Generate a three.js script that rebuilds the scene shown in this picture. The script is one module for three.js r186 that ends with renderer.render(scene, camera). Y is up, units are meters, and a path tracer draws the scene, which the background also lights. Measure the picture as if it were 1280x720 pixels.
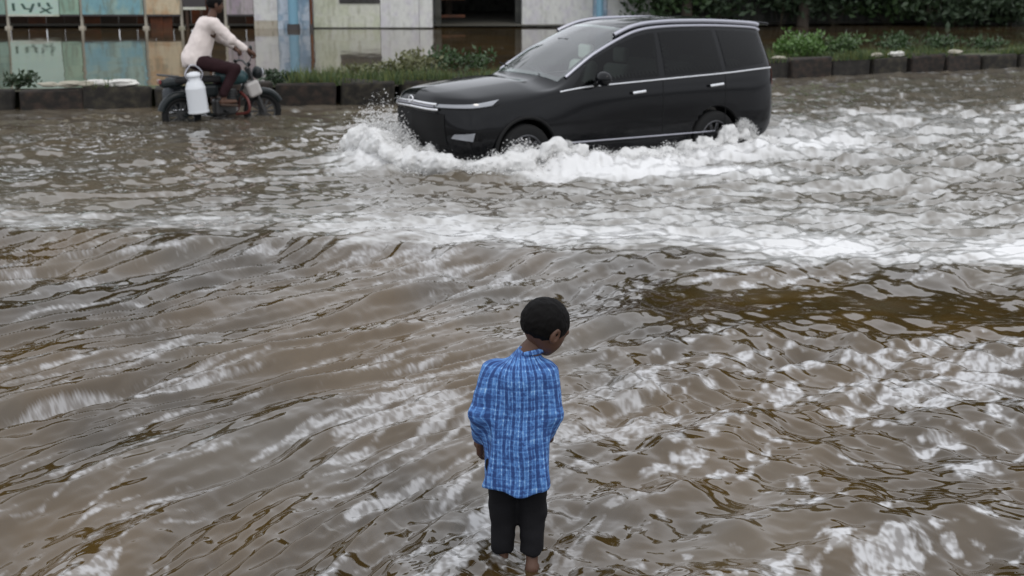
import * as THREE from 'three';
import { ImprovedNoise } from 'three/addons/math/ImprovedNoise.js';
import { RoundedBoxGeometry } from 'three/addons/geometries/RoundedBoxGeometry.js';
import { mergeGeometries, mergeVertices, toCreasedNormals } from 'three/addons/utils/BufferGeometryUtils.js';

// ---------------------------------------------------------------- camera, sky, sun, exposure
const scene = new THREE.Scene();
const FOCAL = 1700, EYE = 2.30, PITCH = 13.6 * Math.PI / 180;      // focal length in photo pixels (720 high)
const camera = new THREE.PerspectiveCamera(2 * Math.atan(360 / FOCAL) * 180 / Math.PI, 16 / 9, 0.1, 900);
camera.position.set(0, EYE, 0);
camera.rotation.set(-PITCH, 0, 0);
camera.focus = 5.4; camera.userData.fStop = 4.5;
const renderer = new THREE.WebGLRenderer({ antialias: true });
renderer.setSize(1024, 576);
renderer.toneMapping = THREE.LinearToneMapping;
renderer.toneMappingExposure = 0.9;
renderer.shadowMap.enabled = true;

const perlin = new ImprovedNoise();
const N2 = (x, y, k = 0.37) => perlin.noise(x, y, k);
const clamp = (v, a = 0, b = 1) => Math.min(b, Math.max(a, v));
const lerp = (a, b, t) => a + (b - a) * t;
const sstep = (a, b, v) => { const t = clamp((v - a) / (b - a)); return t * t * (3 - 2 * t); };
const bell = v => Math.exp(-v * v);
function rng(seed) { let s = seed >>> 0; return () => { s = (s + 0x6D2B79F5) >>> 0; let t = s; t = Math.imul(t ^ (t >>> 15), t | 1); t ^= t + Math.imul(t ^ (t >>> 7), t | 61); return ((t ^ (t >>> 14)) >>> 0) / 4294967296; }; }

{ // one overcast monsoon sky: brighter overhead, soft cloud structure
  const W = 512, Hh = 256, data = new Float32Array(W * Hh * 4);
  for (let j = 0; j < Hh; j++) for (let i = 0; i < W; i++) {
    const el = (j + .5) / Hh * Math.PI - Math.PI / 2, az = (i + .5) / W * Math.PI * 2;
    const s = Math.sin(el), c = Math.cos(el), X = c * Math.cos(az), Z = c * Math.sin(az);
    let L = 1.22 * (1 + .22 * Math.max(0, s));
    const k = 1 / (Math.abs(s) + .25);
    const cl = N2(X * k * 1.3, Z * k * 1.3, 3.1) * .6 + N2(X * k * 3.1, Z * k * 3.1, 7.7) * .3;
    L *= 1 + .30 * cl;
    if (s < 0) L *= .35;
    const o = (j * W + i) * 4;
    data[o] = L * .965; data[o + 1] = L; data[o + 2] = L * 1.07; data[o + 3] = 1;
  }
  const sky = new THREE.DataTexture(data, W, Hh, THREE.RGBAFormat, THREE.FloatType);
  sky.mapping = THREE.EquirectangularReflectionMapping; sky.magFilter = THREE.LinearFilter; sky.minFilter = THREE.LinearFilter; sky.wrapS = THREE.RepeatWrapping; sky.needsUpdate = true;
  scene.background = sky; scene.environment = sky;
  scene.backgroundIntensity = 1; scene.environmentIntensity = 1;
}
const sun = new THREE.DirectionalLight(0xfff6ea, 0.6);
sun.position.set(12, 40, 8); sun.target.position.set(0, 0, -15);
sun.castShadow = true; sun.shadow.radius = 30; sun.shadow.mapSize.set(2048, 2048);
Object.assign(sun.shadow.camera, { left: -30, right: 30, top: 30, bottom: -30, near: 1, far: 120 });
scene.add(sun, sun.target);

// ---------------------------------------------------------------- helpers
const used = {};
function numbered(n) { const k = used[n] = (used[n] ?? -1) + 1; return k ? `${n}_${String(k).padStart(3, '0')}` : n; }
function shade(o) { o.traverse(m => { if (m.isMesh) { m.castShadow = true; m.receiveShadow = true; } }); return o; }
function tag(o, label, category, group, kind) { o.userData.label = label; o.userData.category = category; if (group) o.userData.group = group; if (kind) o.userData.kind = kind; return o; }
function thing(name, label, category, pos = [0, 0, 0], turn = 0, group) { const o = new THREE.Group(); o.name = numbered(name); o.position.set(...pos); o.rotation.y = turn; tag(o, label, category, group); scene.add(o); return o; }
function obj(name, geos, mat, parent = scene) { const g = Array.isArray(geos) ? join(geos) : geos; const m = new THREE.Mesh(g, mat); m.name = parent === scene ? numbered(name) : name; m.castShadow = m.receiveShadow = true; parent.add(m); return m; }
function join(list) { if (list.length === 1) return list[0]; return mergeGeometries(list.map(g => { const q = g.index ? g.toNonIndexed() : g.clone(); for (const k of Object.keys(q.attributes)) if (!['position', 'normal', 'uv'].includes(k)) q.deleteAttribute(k); if (!q.attributes.uv) q.setAttribute('uv', new THREE.BufferAttribute(new Float32Array(q.attributes.position.count * 2), 2)); if (!q.attributes.normal) q.computeVertexNormals(); return q; })); }
const V = (x, y, z) => new THREE.Vector3(x, y, z);
const std = (r, g, b, rough = .8, o = {}) => { const m = o.specularIntensity === undefined ? new THREE.MeshStandardMaterial({ roughness: rough, ...o }) : new THREE.MeshPhysicalMaterial({ roughness: rough, ...o }); m.color.setRGB(r, g, b); return m; };
const phys = (r, g, b, rough = .5, o = {}) => { const m = new THREE.MeshPhysicalMaterial({ roughness: rough, ...o }); m.color.setRGB(r, g, b); return m; };
function box(w, h, d, x, y, z, r = .01, ry = 0) { const g = r ? new RoundedBoxGeometry(w, h, d, 2, r) : new THREE.BoxGeometry(w, h, d); if (ry) g.rotateY(ry); g.translate(x, y, z); return g; }
function tube(pts, r, seg = 24, rs = 8, closed = false) { return new THREE.TubeGeometry(new THREE.CatmullRomCurve3(pts.map(p => p.isVector3 ? p : V(...p)), closed), seg, r, rs, closed); }
function cyl(r0, r1, h, x, y, z, axis = 'y', n = 20) { const g = new THREE.CylinderGeometry(r1, r0, h, n); if (axis === 'x') g.rotateZ(Math.PI / 2); if (axis === 'z') g.rotateX(Math.PI / 2); g.translate(x, y, z); return g; }
// a photo pixel seen at forward distance d (metres along the ground): the height there, or the sideways place
const depthAt = (d, y) => d * Math.cos(PITCH) - (y - EYE) * Math.sin(PITCH);
const sideAt = (px, d, y = 0) => (px - 640) / FOCAL * depthAt(d, y);
const highAt = (py, d) => EYE - d * Math.tan(PITCH + Math.atan((py - 360) / FOCAL));

// patchy colour texture: layers of [scale, amount] noise between listed colours
function patchTexture(w, h, paint, rx = 1, ry = 1) {
  const data = new Uint8Array(w * h * 4);
  for (let j = 0; j < h; j++) for (let i = 0; i < w; i++) { const c = paint(i / w, j / h), o = (j * w + i) * 4; data[o] = clamp(c[0]) * 255; data[o + 1] = clamp(c[1]) * 255; data[o + 2] = clamp(c[2]) * 255; data[o + 3] = 255; }
  const t = new THREE.DataTexture(data, w, h); t.colorSpace = THREE.SRGBColorSpace; t.magFilter = THREE.LinearFilter; t.minFilter = THREE.LinearFilter; t.wrapS = t.wrapT = THREE.RepeatWrapping; t.repeat.set(rx, ry); t.needsUpdate = true; return t;
}
const mix3 = (a, b, t) => [lerp(a[0], b[0], t), lerp(a[1], b[1], t), lerp(a[2], b[2], t)];
const fbm = (x, y, k = 0, o = 4) => { let s = 0, a = .5; for (let i = 0; i < o; i++) { s += a * N2(x, y, k + i * 3.3); x *= 2.03; y *= 2.03; a *= .5; } return s; };

// naive surface nets: a smooth closed mesh of the zero level of a distance field
function netMesh(f, [x0, y0, z0], [x1, y1, z1], cell) {
  const nx = Math.ceil((x1 - x0) / cell) + 1, ny = Math.ceil((y1 - y0) / cell) + 1, nz = Math.ceil((z1 - z0) / cell) + 1;
  const F = new Float32Array(nx * ny * nz), id = (i, j, k) => i + nx * (j + ny * k);
  for (let k = 0; k < nz; k++) for (let j = 0; j < ny; j++) for (let i = 0; i < nx; i++) F[id(i, j, k)] = f(x0 + i * cell, y0 + j * cell, z0 + k * cell);
  const vert = new Int32Array(nx * ny * nz).fill(-1), pos = [], idx = [];
  const C = [[0, 0, 0], [1, 0, 0], [0, 1, 0], [1, 1, 0], [0, 0, 1], [1, 0, 1], [0, 1, 1], [1, 1, 1]], E = [[0, 1], [0, 2], [0, 4], [1, 3], [1, 5], [2, 3], [2, 6], [3, 7], [4, 5], [4, 6], [5, 7], [6, 7]];
  for (let k = 0; k < nz - 1; k++) for (let j = 0; j < ny - 1; j++) for (let i = 0; i < nx - 1; i++) {
    const v = C.map(c => F[id(i + c[0], j + c[1], k + c[2])]); let n = 0, sx = 0, sy = 0, sz = 0;
    for (const [a, b] of E) if ((v[a] < 0) !== (v[b] < 0)) { const t = v[a] / (v[a] - v[b]); sx += lerp(C[a][0], C[b][0], t); sy += lerp(C[a][1], C[b][1], t); sz += lerp(C[a][2], C[b][2], t); n++; }
    if (n) { vert[id(i, j, k)] = pos.length / 3; pos.push(x0 + (i + sx / n) * cell, y0 + (j + sy / n) * cell, z0 + (k + sz / n) * cell); }
  }
  const quad = (a, b, c, d, flip) => { if (a < 0 || b < 0 || c < 0 || d < 0) return; flip ? idx.push(a, c, b, a, d, c) : idx.push(a, b, c, a, c, d); };
  for (let k = 1; k < nz - 1; k++) for (let j = 1; j < ny - 1; j++) for (let i = 1; i < nx - 1; i++) {
    const s = F[id(i, j, k)] < 0;
    if (s !== F[id(i + 1, j, k)] < 0) quad(vert[id(i, j - 1, k - 1)], vert[id(i, j, k - 1)], vert[id(i, j, k)], vert[id(i, j - 1, k)], !s);
    if (s !== F[id(i, j + 1, k)] < 0) quad(vert[id(i - 1, j, k - 1)], vert[id(i - 1, j, k)], vert[id(i, j, k)], vert[id(i, j, k - 1)], !s);
    if (s !== F[id(i, j, k + 1)] < 0) quad(vert[id(i - 1, j - 1, k)], vert[id(i, j - 1, k)], vert[id(i, j, k)], vert[id(i - 1, j, k)], !s);
  }
  const g = new THREE.BufferGeometry(); g.setAttribute('position', new THREE.Float32BufferAttribute(pos, 3)); g.setIndex(idx); g.computeVertexNormals(); return g;
}
const smin = (a, b, k) => { const h = Math.max(k - Math.abs(a - b), 0) / k; return Math.min(a, b) - h * h * k * .25; };
const smax = (a, b, k) => -smin(-a, -b, k);
// tapered capsule (a, ra) - (b, rb), optionally flattened in one direction
function limb(p, a, ra, b, rb) { const bx = b[0] - a[0], by = b[1] - a[1], bz = b[2] - a[2], px = p[0] - a[0], py = p[1] - a[1], pz = p[2] - a[2]; const t = clamp((px * bx + py * by + pz * bz) / (bx * bx + by * by + bz * bz)); return Math.hypot(px - bx * t, py - by * t, pz - bz * t) - lerp(ra, rb, t); }
function ellip(p, c, r) { const x = (p[0] - c[0]) / r[0], y = (p[1] - c[1]) / r[1], z = (p[2] - c[2]) / r[2], l = Math.hypot(x, y, z); return (l - 1) * Math.min(...r); }
function chain(p, list, k) { let d = 1e9; for (const [a, ra, b, rb] of list) d = smin(d, limb(p, a, ra, b, rb), k); return d; }

// ---------------------------------------------------------------- ground and flood water
{
  const g = new THREE.PlaneGeometry(700, 700, 1, 1); g.rotateX(-Math.PI / 2);
  const m = obj('ground', g, std(.06, .058, .054, .95)); m.position.set(0, -.32, -60); m.userData.kind = 'structure';
}
// the far kerb's foot line, as [x, distance]
const KERB = [[-60, 11.5], [-30, 17.0], [-14, 20.3], [-8, 21.3], [-2.1, 22.3], [1.2, 24.0], [5.3, 27.2], [11, 29.8], [22, 34.5], [60, 50]];
const kerbDist = x => { for (let i = 1; i < KERB.length; i++) if (x <= KERB[i][0]) { const a = KERB[i - 1], b = KERB[i]; return lerp(a[1], b[1], (x - a[0]) / (b[0] - a[0])); } return 50; };
const CAR = { x: .88, d: 16.9, y: -.19, turn: .545 };
const carLocal = (x, d) => { const dx = x - CAR.x, dz = -d + CAR.d, c = Math.cos(CAR.turn), s = Math.sin(CAR.turn); return [-(dx * c - dz * s), dx * s + dz * c]; };  // [ahead of the middle, to its near side]
const BOY = { x: .02, d: 5.0 };
const rot = (x, d, deg) => { const a = deg * Math.PI / 180, c = Math.cos(a), s = Math.sin(a); return [x * c + d * s, -x * s + d * c]; };   // [along, across]
const ridge = v => 1 - 2 * Math.abs(v);
// wave crests: noise stretched along a direction (degrees to the left of straight across)
function crests(x, d, deg, along, across, k) { const [s, t] = rot(x, d, deg); return N2(s / along, t / across, k); }
const waveFront = x => 10.75 - .16 * x + .35 * N2(x * .45, 1.7, 5.1) + .12 * N2(x * 1.7, .3, 2.2);
function water(x, d) {
  const wx = x + .22 * N2(x * .7, d * .7, 11.3) + .05 * N2(x * 2.3, d * 2.3, 4.1), wd = d + .22 * N2(x * .7, d * .7, 21.9) + .05 * N2(x * 2.3, d * 2.3, 14.1);
  const q = d - waveFront(x), near = sstep(.5, -.6, q), far = 1 - near;
  const left = sstep(1.0, -.5, x + .25 * N2(x, d, 8.8) * 2 - (d - 5) * .12), right = 1 - left;
  let h = 0;
  // foreground, left: long smooth ridges running away to the right
  if (near > 0) {
    const ang = lerp(75, 60, sstep(5, 9.5, d));
    const a = crests(wx, wd, ang - 4, 1.6, .44, 1.1), b = crests(wx, wd, ang, 1.1, .19, 6.4), c = crests(wx, wd, ang - 6, .40, .070, 9.2), e = crests(wx, wd, 35, .4, .10, 3.3), c3 = crests(x, d, 62, .13, .042, 13.3), rough = sstep(-.25, .35, N2(wx * .9, wd * .7, 39.2));
    h += near * left * 1.4 * (.060 * a + .056 * b + (.009 + .012 * rough) * c + .007 * e + (.003 + .007 * rough) * c3 + .002 * N2(x * 15, d * 15, 52.2));
    // foreground, right: broader patches crossed by short ripples
    const calm = 1 - .82 * bell((q + 1.3) / 1.0) * sstep(.2, 1.4, x);
    const a2 = crests(wx, wd, 28, .85, .36, 17.3), b2 = crests(wx, wd, -58, .42, .14, 23.1), b3 = crests(wx, wd, 48, .5, .17, 29.6), c2 = crests(wx, wd, 10, .22, .07, 31.4), c4 = crests(x, d, -25, .12, .045, 37.1), rough2 = sstep(-.2, .35, N2(wx * 1.1, wd * .8, 49.2));
    const flat = .55 + .45 * sstep(-.1, .25, N2(wx * .9, wd * .6, 44.4));
    h += near * right * calm * 1.4 * (.070 * a2 + flat * (.044 * b2 + .040 * b3 + (.007 + .011 * rough2) * c2 + (.003 + .007 * rough2) * c4 + .002 * N2(x * 15, d * 15, 52.2)));
    // rings spreading from the boy's legs
    const r = Math.hypot(x - BOY.x, d - BOY.d);
    h += .010 * Math.cos(r * 38 + 3 * N2(x * 3, d * 3, 2.2)) * Math.exp(-r * 2.2) * sstep(.08, .16, r);
  }
  h -= .03 * bell(Math.hypot(x - BOY.x - .07, d - BOY.d + .06) / .11);
  // the wave that rolls towards the boy: a steeper near face, a long back
  h += .060 * bell(q / (q < 0 ? .42 : .95)) * (.75 + .6 * N2(x * .8, d * .5, 3.9)) - .030 * bell((q + 1.1) / .6);
  // churned road behind it
  const [a, l] = carLocal(x, d);
  const churn = far * (.72 + .6 * bell((l - 2.2) / 2.6) * sstep(4.5, 1, a) + .35 * sstep(1.0, 5, x));
  if (far > 0) {
    const f1 = crests(wx, wd, 14, 1.2, .55, 51.7), f2 = crests(wx, wd, 24, .5, .22, 57.2), f3 = crests(wx, wd, 6, .26, .12, 61.9), f4 = crests(wx, wd, 30, .13, .07, 66.1);
    h += churn * (.070 * f1 + .050 * f2 + .032 * f3 + .016 * f4);
  }
  // water pushed up by the car: round the nose, along the near flank, behind the wheels
  const noise = .6 + .9 * Math.abs(N2(x * 3.1, d * 3.1, 71.2)) + .5 * Math.abs(N2(x * 8, d * 8, 73.2));
  const arm = 2.45 - Math.max(0, l - .1) * 1.05;                                         // bow wave bends back along the flank
  h += (.17 + .13 * bell((l + .5) / .6)) * noise * bell((a - arm) / .36) * sstep(-1.3, -.7, l) * sstep(3.4, .9, l);
  h += .10 * noise * bell((l - 1.55) / .42) * sstep(1.6, .8, a) * sstep(-2.4, -1.2, a);
  h += .09 * noise * bell((a + 3.2) / 1.1) * bell(l / 1.1);
  const front = kerbDist(x) - d;                                     // behind the median the flood lies almost still
  if (front < -.2) return .0045 * N2(x * .9, d * .5, 2.7) + .0028 * N2(x * 2.2, d * 1.0, 6.1) + .0012 * N2(x * 6, d * 1.3, 9.1);
  h *= sstep(-.05, .5, front) * .6 + .4;
  return h;
}
function foam(x, d) {                      // 0 muddy water ... 1 white froth, before it is broken up
  if (d > kerbDist(x) + .2) return 0;
  const q = d - waveFront(x), [a, l] = carLocal(x, d);
  let f = (.74 + .1 * sstep(-1, 1.5, x)) * bell((q - .3) / (q < .3 ? .45 : 1.0)) * (.82 + .45 * N2(x * .55, 2.2, 9.9) + .55 * N2(x * 1.3, d * 1.1, 19.9));
  f += .10 * bell((q + .5) / .5) * sstep(1.0, 2.2, x);
  f += .22 * bell((q - 1.6) / 1.3) * sstep(-2, 2, x);
  f += .13 * sstep(.9, 2.4, q) * sstep(-1.5, 1.2, x - (d - 13) * .12);
  f += .16 * sstep(.4, 1.6, q);
  const arm = 2.55 - Math.max(0, l - .1) * 1.05;
  f += 1.0 * bell((a - arm) / .55) * sstep(-1.4, -.8, l) * sstep(4.2, 1.2, l);
  f += .60 * bell((l - 1.45) / .6) * sstep(2.2, 1.2, a) * sstep(-4.2, -2, a);
  f += .42 * sstep(-1.6, -3.2, a) * bell((l - .3) / 1.5) * sstep(-11, -4, a);
  f += .16 * sstep(.6, -.5, a - 1) * bell((l - 3.0) / 1.4);
  return f;
}
{
  const cols = [], rows = [];
  for (let i = 1; i <= 26; i++) cols.push(-.52 - 3.6 * Math.pow(i / 26, 2)); cols.reverse();
  for (let i = 0; i <= 860; i++) cols.push(lerp(-.52, .52, i / 860));
  for (let i = 1; i <= 26; i++) cols.push(.52 + 3.6 * Math.pow(i / 26, 2));
  for (let i = 0; i < 24; i++) rows.push(lerp(-16, 4.1, i / 24));
  for (let i = 0; i <= 760; i++) rows.push(1 / lerp(1 / 4.1, 1 / 52, i / 760));
  for (let i = 1; i <= 20; i++) rows.push(52 + i * 1.6);
  const nc = cols.length, nr = rows.length, pos = new Float32Array(nc * nr * 3), col = new Float32Array(nc * nr * 3), idx = new Uint32Array((nc - 1) * (nr - 1) * 6);
  const mudA = [.070, .041, .011], mudB = [.034, .022, .008], scumGlint = [.52, .52, .525], silt = [.15, .135, .11], froth = [.42, .415, .40], white = [.64, .635, .625];
  let o = 0;
  for (let j = 0; j < nr; j++) for (let i = 0; i < nc; i++, o += 3) {
    const d = rows[j], x = cols[i] * Math.max(d, 4.1), h = water(x, d);
    pos[o] = x; pos[o + 1] = h; pos[o + 2] = -d;
    let c = mix3(mudA, mudB, clamp(.5 + 1.2 * N2(x * .6, d * .5, 81.1) + .5 * N2(x * 2.6, d * 2, 83.1)));
    const f = foam(x, d);
    const wx = x + .2 * N2(x * 1.4, d * 1.4, 31.3), wd = d + .2 * N2(x * 1.4, d * 1.4, 35.9);
    const streak = .5 + .55 * crests(wx, wd, 16, 1.5, .26, 91.3) + .50 * crests(wx, wd, 20, .5, .11, 93.7) + .42 * crests(wx, wd, 8, .10, .045, 95.2);
    const lace = .5 + .9 * N2(x * 9, d * 7, 97.7) + .5 * N2(x * 23, d * 19, 99.1);
    const m = sstep(.06, .34, f - .62 * streak - .10 * lace + .12);
    const churned = d > kerbDist(x) + .2 ? .35 : sstep(-.2, 1.4, d - waveFront(x));
    c = mix3(c, silt, clamp(sstep(.0, .6, f) * .4 + churned * (.45 + .35 * streak - .2) + .16 * sstep(.1, .4, N2(x * 1.3, d * .9, 87.1))));
    // pale strands: foam lines plus sky glints painted into the water colour
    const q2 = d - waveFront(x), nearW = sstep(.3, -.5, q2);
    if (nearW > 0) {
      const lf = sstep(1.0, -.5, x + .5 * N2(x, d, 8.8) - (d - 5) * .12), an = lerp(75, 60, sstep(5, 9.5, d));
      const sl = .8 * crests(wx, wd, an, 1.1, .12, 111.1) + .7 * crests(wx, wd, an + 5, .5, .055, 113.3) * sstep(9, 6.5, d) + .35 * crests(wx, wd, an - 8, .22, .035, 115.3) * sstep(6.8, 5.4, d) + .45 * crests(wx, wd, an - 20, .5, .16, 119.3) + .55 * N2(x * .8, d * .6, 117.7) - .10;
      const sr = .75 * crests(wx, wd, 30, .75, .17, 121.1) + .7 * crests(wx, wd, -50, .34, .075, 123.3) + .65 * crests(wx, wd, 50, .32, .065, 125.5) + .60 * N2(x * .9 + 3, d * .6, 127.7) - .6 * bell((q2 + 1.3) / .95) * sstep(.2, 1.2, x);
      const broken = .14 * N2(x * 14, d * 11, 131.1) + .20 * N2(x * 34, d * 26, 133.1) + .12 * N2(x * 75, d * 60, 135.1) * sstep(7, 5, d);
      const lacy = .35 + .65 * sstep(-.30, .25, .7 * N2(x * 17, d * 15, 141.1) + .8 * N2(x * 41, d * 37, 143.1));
      const glintFilm = lacy * lerp(sstep(.06, .40, sr + broken), sstep(.12, .50, sl + broken), lf);
      c = mix3(c, scumGlint, nearW * glintFilm * lerp(.85, .60, lf));
    }
    c = mix3(c, mix3(froth, white, sstep(.55, .95, f)), m * (.50 + .50 * sstep(.15, .7, lace + .5 * sstep(.6, 1, f))));
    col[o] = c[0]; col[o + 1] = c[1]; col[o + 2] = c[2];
  }
  o = 0;
  for (let j = 0; j < nr - 1; j++) for (let i = 0; i < nc - 1; i++) { const a = j * nc + i, b = a + 1, c = a + nc, e = c + 1; idx[o++] = a; idx[o++] = b; idx[o++] = c; idx[o++] = b; idx[o++] = e; idx[o++] = c; }
  const g = new THREE.BufferGeometry(); g.setAttribute('position', new THREE.BufferAttribute(pos, 3)); g.setAttribute('color', new THREE.BufferAttribute(col, 3)); g.setIndex(new THREE.BufferAttribute(idx, 1)); g.computeVertexNormals();
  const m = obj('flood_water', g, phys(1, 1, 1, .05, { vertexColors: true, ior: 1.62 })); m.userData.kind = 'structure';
  console.log('water', nc * nr);
}

// ---------------------------------------------------------------- verge, kerb, walls, boards
const KERB_TOP = .34;
const kerbPoint = (x, back = 0) => { const e = .05, k = (kerbDist(x + e) - kerbDist(x - e)) / (2 * e), n = Math.hypot(1, k); return V(x - back * k / n, 0, -kerbDist(x) - back / n); };   // back: metres behind the kerb's front face
const kerbTurn = x => Math.atan((kerbDist(x + .2) - kerbDist(x - .2)) / .4);
const medianWidth = x => x < -4.2 ? .62 + .12 * N2(x * .8, 2.2, 1.1) : lerp(.62, 2.1 + .4 * N2(x * .5, 4.4, 1.1), sstep(-4.2, -2.4, x));
{ // the median: a strip of earth and grass behind the kerb, water on both sides
  const pos = [], idx = [], col = [], xs = []; for (let x = -60; x <= 60; x += .4) xs.push(x);
  const steps = [0, .12, .25, .4, .55, .7, .85, 1, 1.001], nb = steps.length;
  xs.forEach(x => steps.forEach((t, j) => { const p = kerbPoint(x, .2 + Math.min(t, 1) * (medianWidth(x) - .2)), n = N2(p.x * .9, p.z * .9, 2.2), n2 = N2(p.x * 4, p.z * 4, 6.2); pos.push(p.x, j === nb - 1 ? -.3 : .29 + .05 * n + .03 * n2 - (t > .9 ? .05 : 0), p.z); col.push(...mix3([.075, .065, .048], [.055, .075, .025], clamp(.5 + n + n2))); }));
  for (let i = 0; i < xs.length - 1; i++) for (let j = 0; j < nb - 1; j++) { const a = i * nb + j; idx.push(a, a + nb, a + 1, a + nb, a + nb + 1, a + 1); }
  const g = new THREE.BufferGeometry(); g.setAttribute('position', new THREE.Float32BufferAttribute(pos, 3)); g.setAttribute('color', new THREE.Float32BufferAttribute(col, 3)); g.setIndex(idx); g.computeVertexNormals();
  const m = obj('grass_verge', g, std(1, 1, 1, 1, { vertexColors: true })); m.userData.kind = 'structure';
}
// far bank: the line where the flood meets the buildings
const bankDist = x => 47.2 + .22 * Math.max(0, Math.min(x, 80) - 3);
{
  const sh = [], idx = []; for (let x = -120; x <= 120; x += 4) sh.push(x, .06, -bankDist(x) - .4, x, .25, -bankDist(x) - 6, x, .3, -320);
  for (let i = 0; i < 60; i++) for (let j = 0; j < 2; j++) { const a = i * 3 + j; idx.push(a, a + 3, a + 1, a + 3, a + 4, a + 1); }
  const g = new THREE.BufferGeometry(); g.setAttribute('position', new THREE.Float32BufferAttribute(sh, 3)); g.setIndex(idx); g.computeVertexNormals(); const m = obj('far_ground', g, std(.07, .065, .05, .95)); m.userData.kind = 'structure';
}
const kerbTexture = seed => patchTexture(128, 64, (u, v) => {
  const base = seed % 3 === 0 ? [.235, .18, .15] : seed % 3 === 1 ? [.18, .165, .145] : [.245, .225, .18];
  const n = fbm(u * 6 + seed * 7, v * 5, seed), n2 = fbm(u * 30, v * 22 + seed * 3, seed + 4);
  let c = mix3(base, [.09, .078, .065], sstep(-.5, .35, n));
  c = mix3(c, [.20, .21, .10], sstep(.10, .40, n2) * .4);                            // moss
  return c.map(k => k * (1 + .35 * n2));
});
const kerbMats = [0, 1, 2, 3, 4, 5].map(s => std(1, 1, 1, .85, { map: kerbTexture(s) }));
{
  const kerb = new THREE.Group(); kerb.name = 'kerb'; kerb.userData.kind = 'structure'; scene.add(kerb);
  const r = rng(11), shapes = [0, 1, 2, 3].map(s => { const g = new RoundedBoxGeometry(.96, .56, .24, 5, .05), p = g.attributes.position; for (let i = 0; i < p.count; i++) p.setXYZ(i, p.getX(i) + .03 * N2(p.getY(i) * 9, p.getZ(i) * 9, s), p.getY(i) + .05 * N2(p.getX(i) * 5, p.getZ(i) * 7, s + 4), p.getZ(i) + .03 * N2(p.getX(i) * 6, p.getY(i) * 6, s + 9)); g.computeVertexNormals(); return g; });
  let x = -16;
  while (x < 22) {
    const p = kerbPoint(x, .12), t = kerbTurn(x);
    const m = obj('kerb_stone', shapes[Math.floor(r() * 4)], kerbMats[Math.floor(r() * 6)], kerb);
    m.position.set(p.x, KERB_TOP - .28 + (r() - .5) * .09, p.z + (r() - .5) * .07); m.rotation.set((r() - .5) * .14, t + (r() - .5) * .10, (r() - .5) * .07); m.scale.x = .82 + .3 * r();
    x += .99 * Math.cos(t);
  }
  for (const [x0, x1] of [[-60, -16.5], [22.4, 60]]) { const a = kerbPoint(x0, .12), b = kerbPoint(x1, .12), L = a.distanceTo(b); const m = obj('kerb_run', new THREE.BoxGeometry(L, .56, .24), kerbMats[1], kerb); m.position.set((a.x + b.x) / 2, KERB_TOP - .28, (a.z + b.z) / 2); m.rotation.y = Math.atan2(-(b.z - a.z), b.x - a.x); }
}
// wall colours: old paint with stains, damp streaks and algae
function wallTexture(base, second, grime, seed, grimeAmount = .5) {
  return patchTexture(256, 128, (u, v) => {
    const n = fbm(u * 7 + seed, v * 3, seed), n2 = fbm(u * 26, v * 11, seed + 5), drip = fbm(u * 24 + seed, v * 3.5, seed + 9);
    let c = mix3(base, second, sstep(-.12, .22, n));
    c = mix3(c, grime, grimeAmount * sstep(.02, .30, drip + .35 * n));
    c = mix3(c, grime, grimeAmount * .8 * sstep(.16, .34, n2));
    return c.map(k => k * (1 + .14 * n2));
  });
}
const paintMats = {
  green: std(1, 1, 1, .85, { map: wallTexture([.60, .64, .58], [.54, .60, .56], [.40, .42, .34], 1, .4) }),
  teal: std(1, 1, 1, .85, { map: wallTexture([.52, .60, .58], [.60, .63, .60], [.42, .42, .37], 2, .4) }),
  tan: std(1, 1, 1, .85, { map: wallTexture([.68, .65, .59], [.62, .62, .55], [.46, .42, .35], 3, .4) }),
  cream: std(1, 1, 1, .85, { map: wallTexture([.77, .77, .72], [.73, .74, .66], [.55, .55, .46], 4, .35) }),
  white: std(1, 1, 1, .8, { map: wallTexture([.80, .80, .78], [.77, .76, .77], [.62, .62, .57], 5, .25) }),
  blue: std(1, 1, 1, .8, { map: wallTexture([.74, .78, .82], [.52, .62, .70], [.40, .45, .48], 6, .4) }),
  shadedConcrete: std(1, 1, 1, .9, { map: wallTexture([.30, .30, .28], [.26, .26, .25], [.15, .155, .125], 7, .7) }),  // base tone darkened to hold the tree shade, algae stains on top
};
const rust = std(1, 1, 1, .8, { map: patchTexture(64, 64, (u, v) => mix3([.42, .22, .10], [.22, .13, .08], clamp(.5 + 1.5 * fbm(u * 6, v * 6, 3)))) });
const postPaint = std(.36, .33, .27, .7), bluePaint = std(.17, .33, .43, .6), darkSteel = std(.045, .04, .04, .6), brownSheet = std(1, 1, 1, .85, { map: patchTexture(64, 64, (u, v) => mix3([.24, .17, .12], [.15, .12, .09], clamp(.5 + 1.5 * fbm(u * 5, v * 5, 8)))) });
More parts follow.
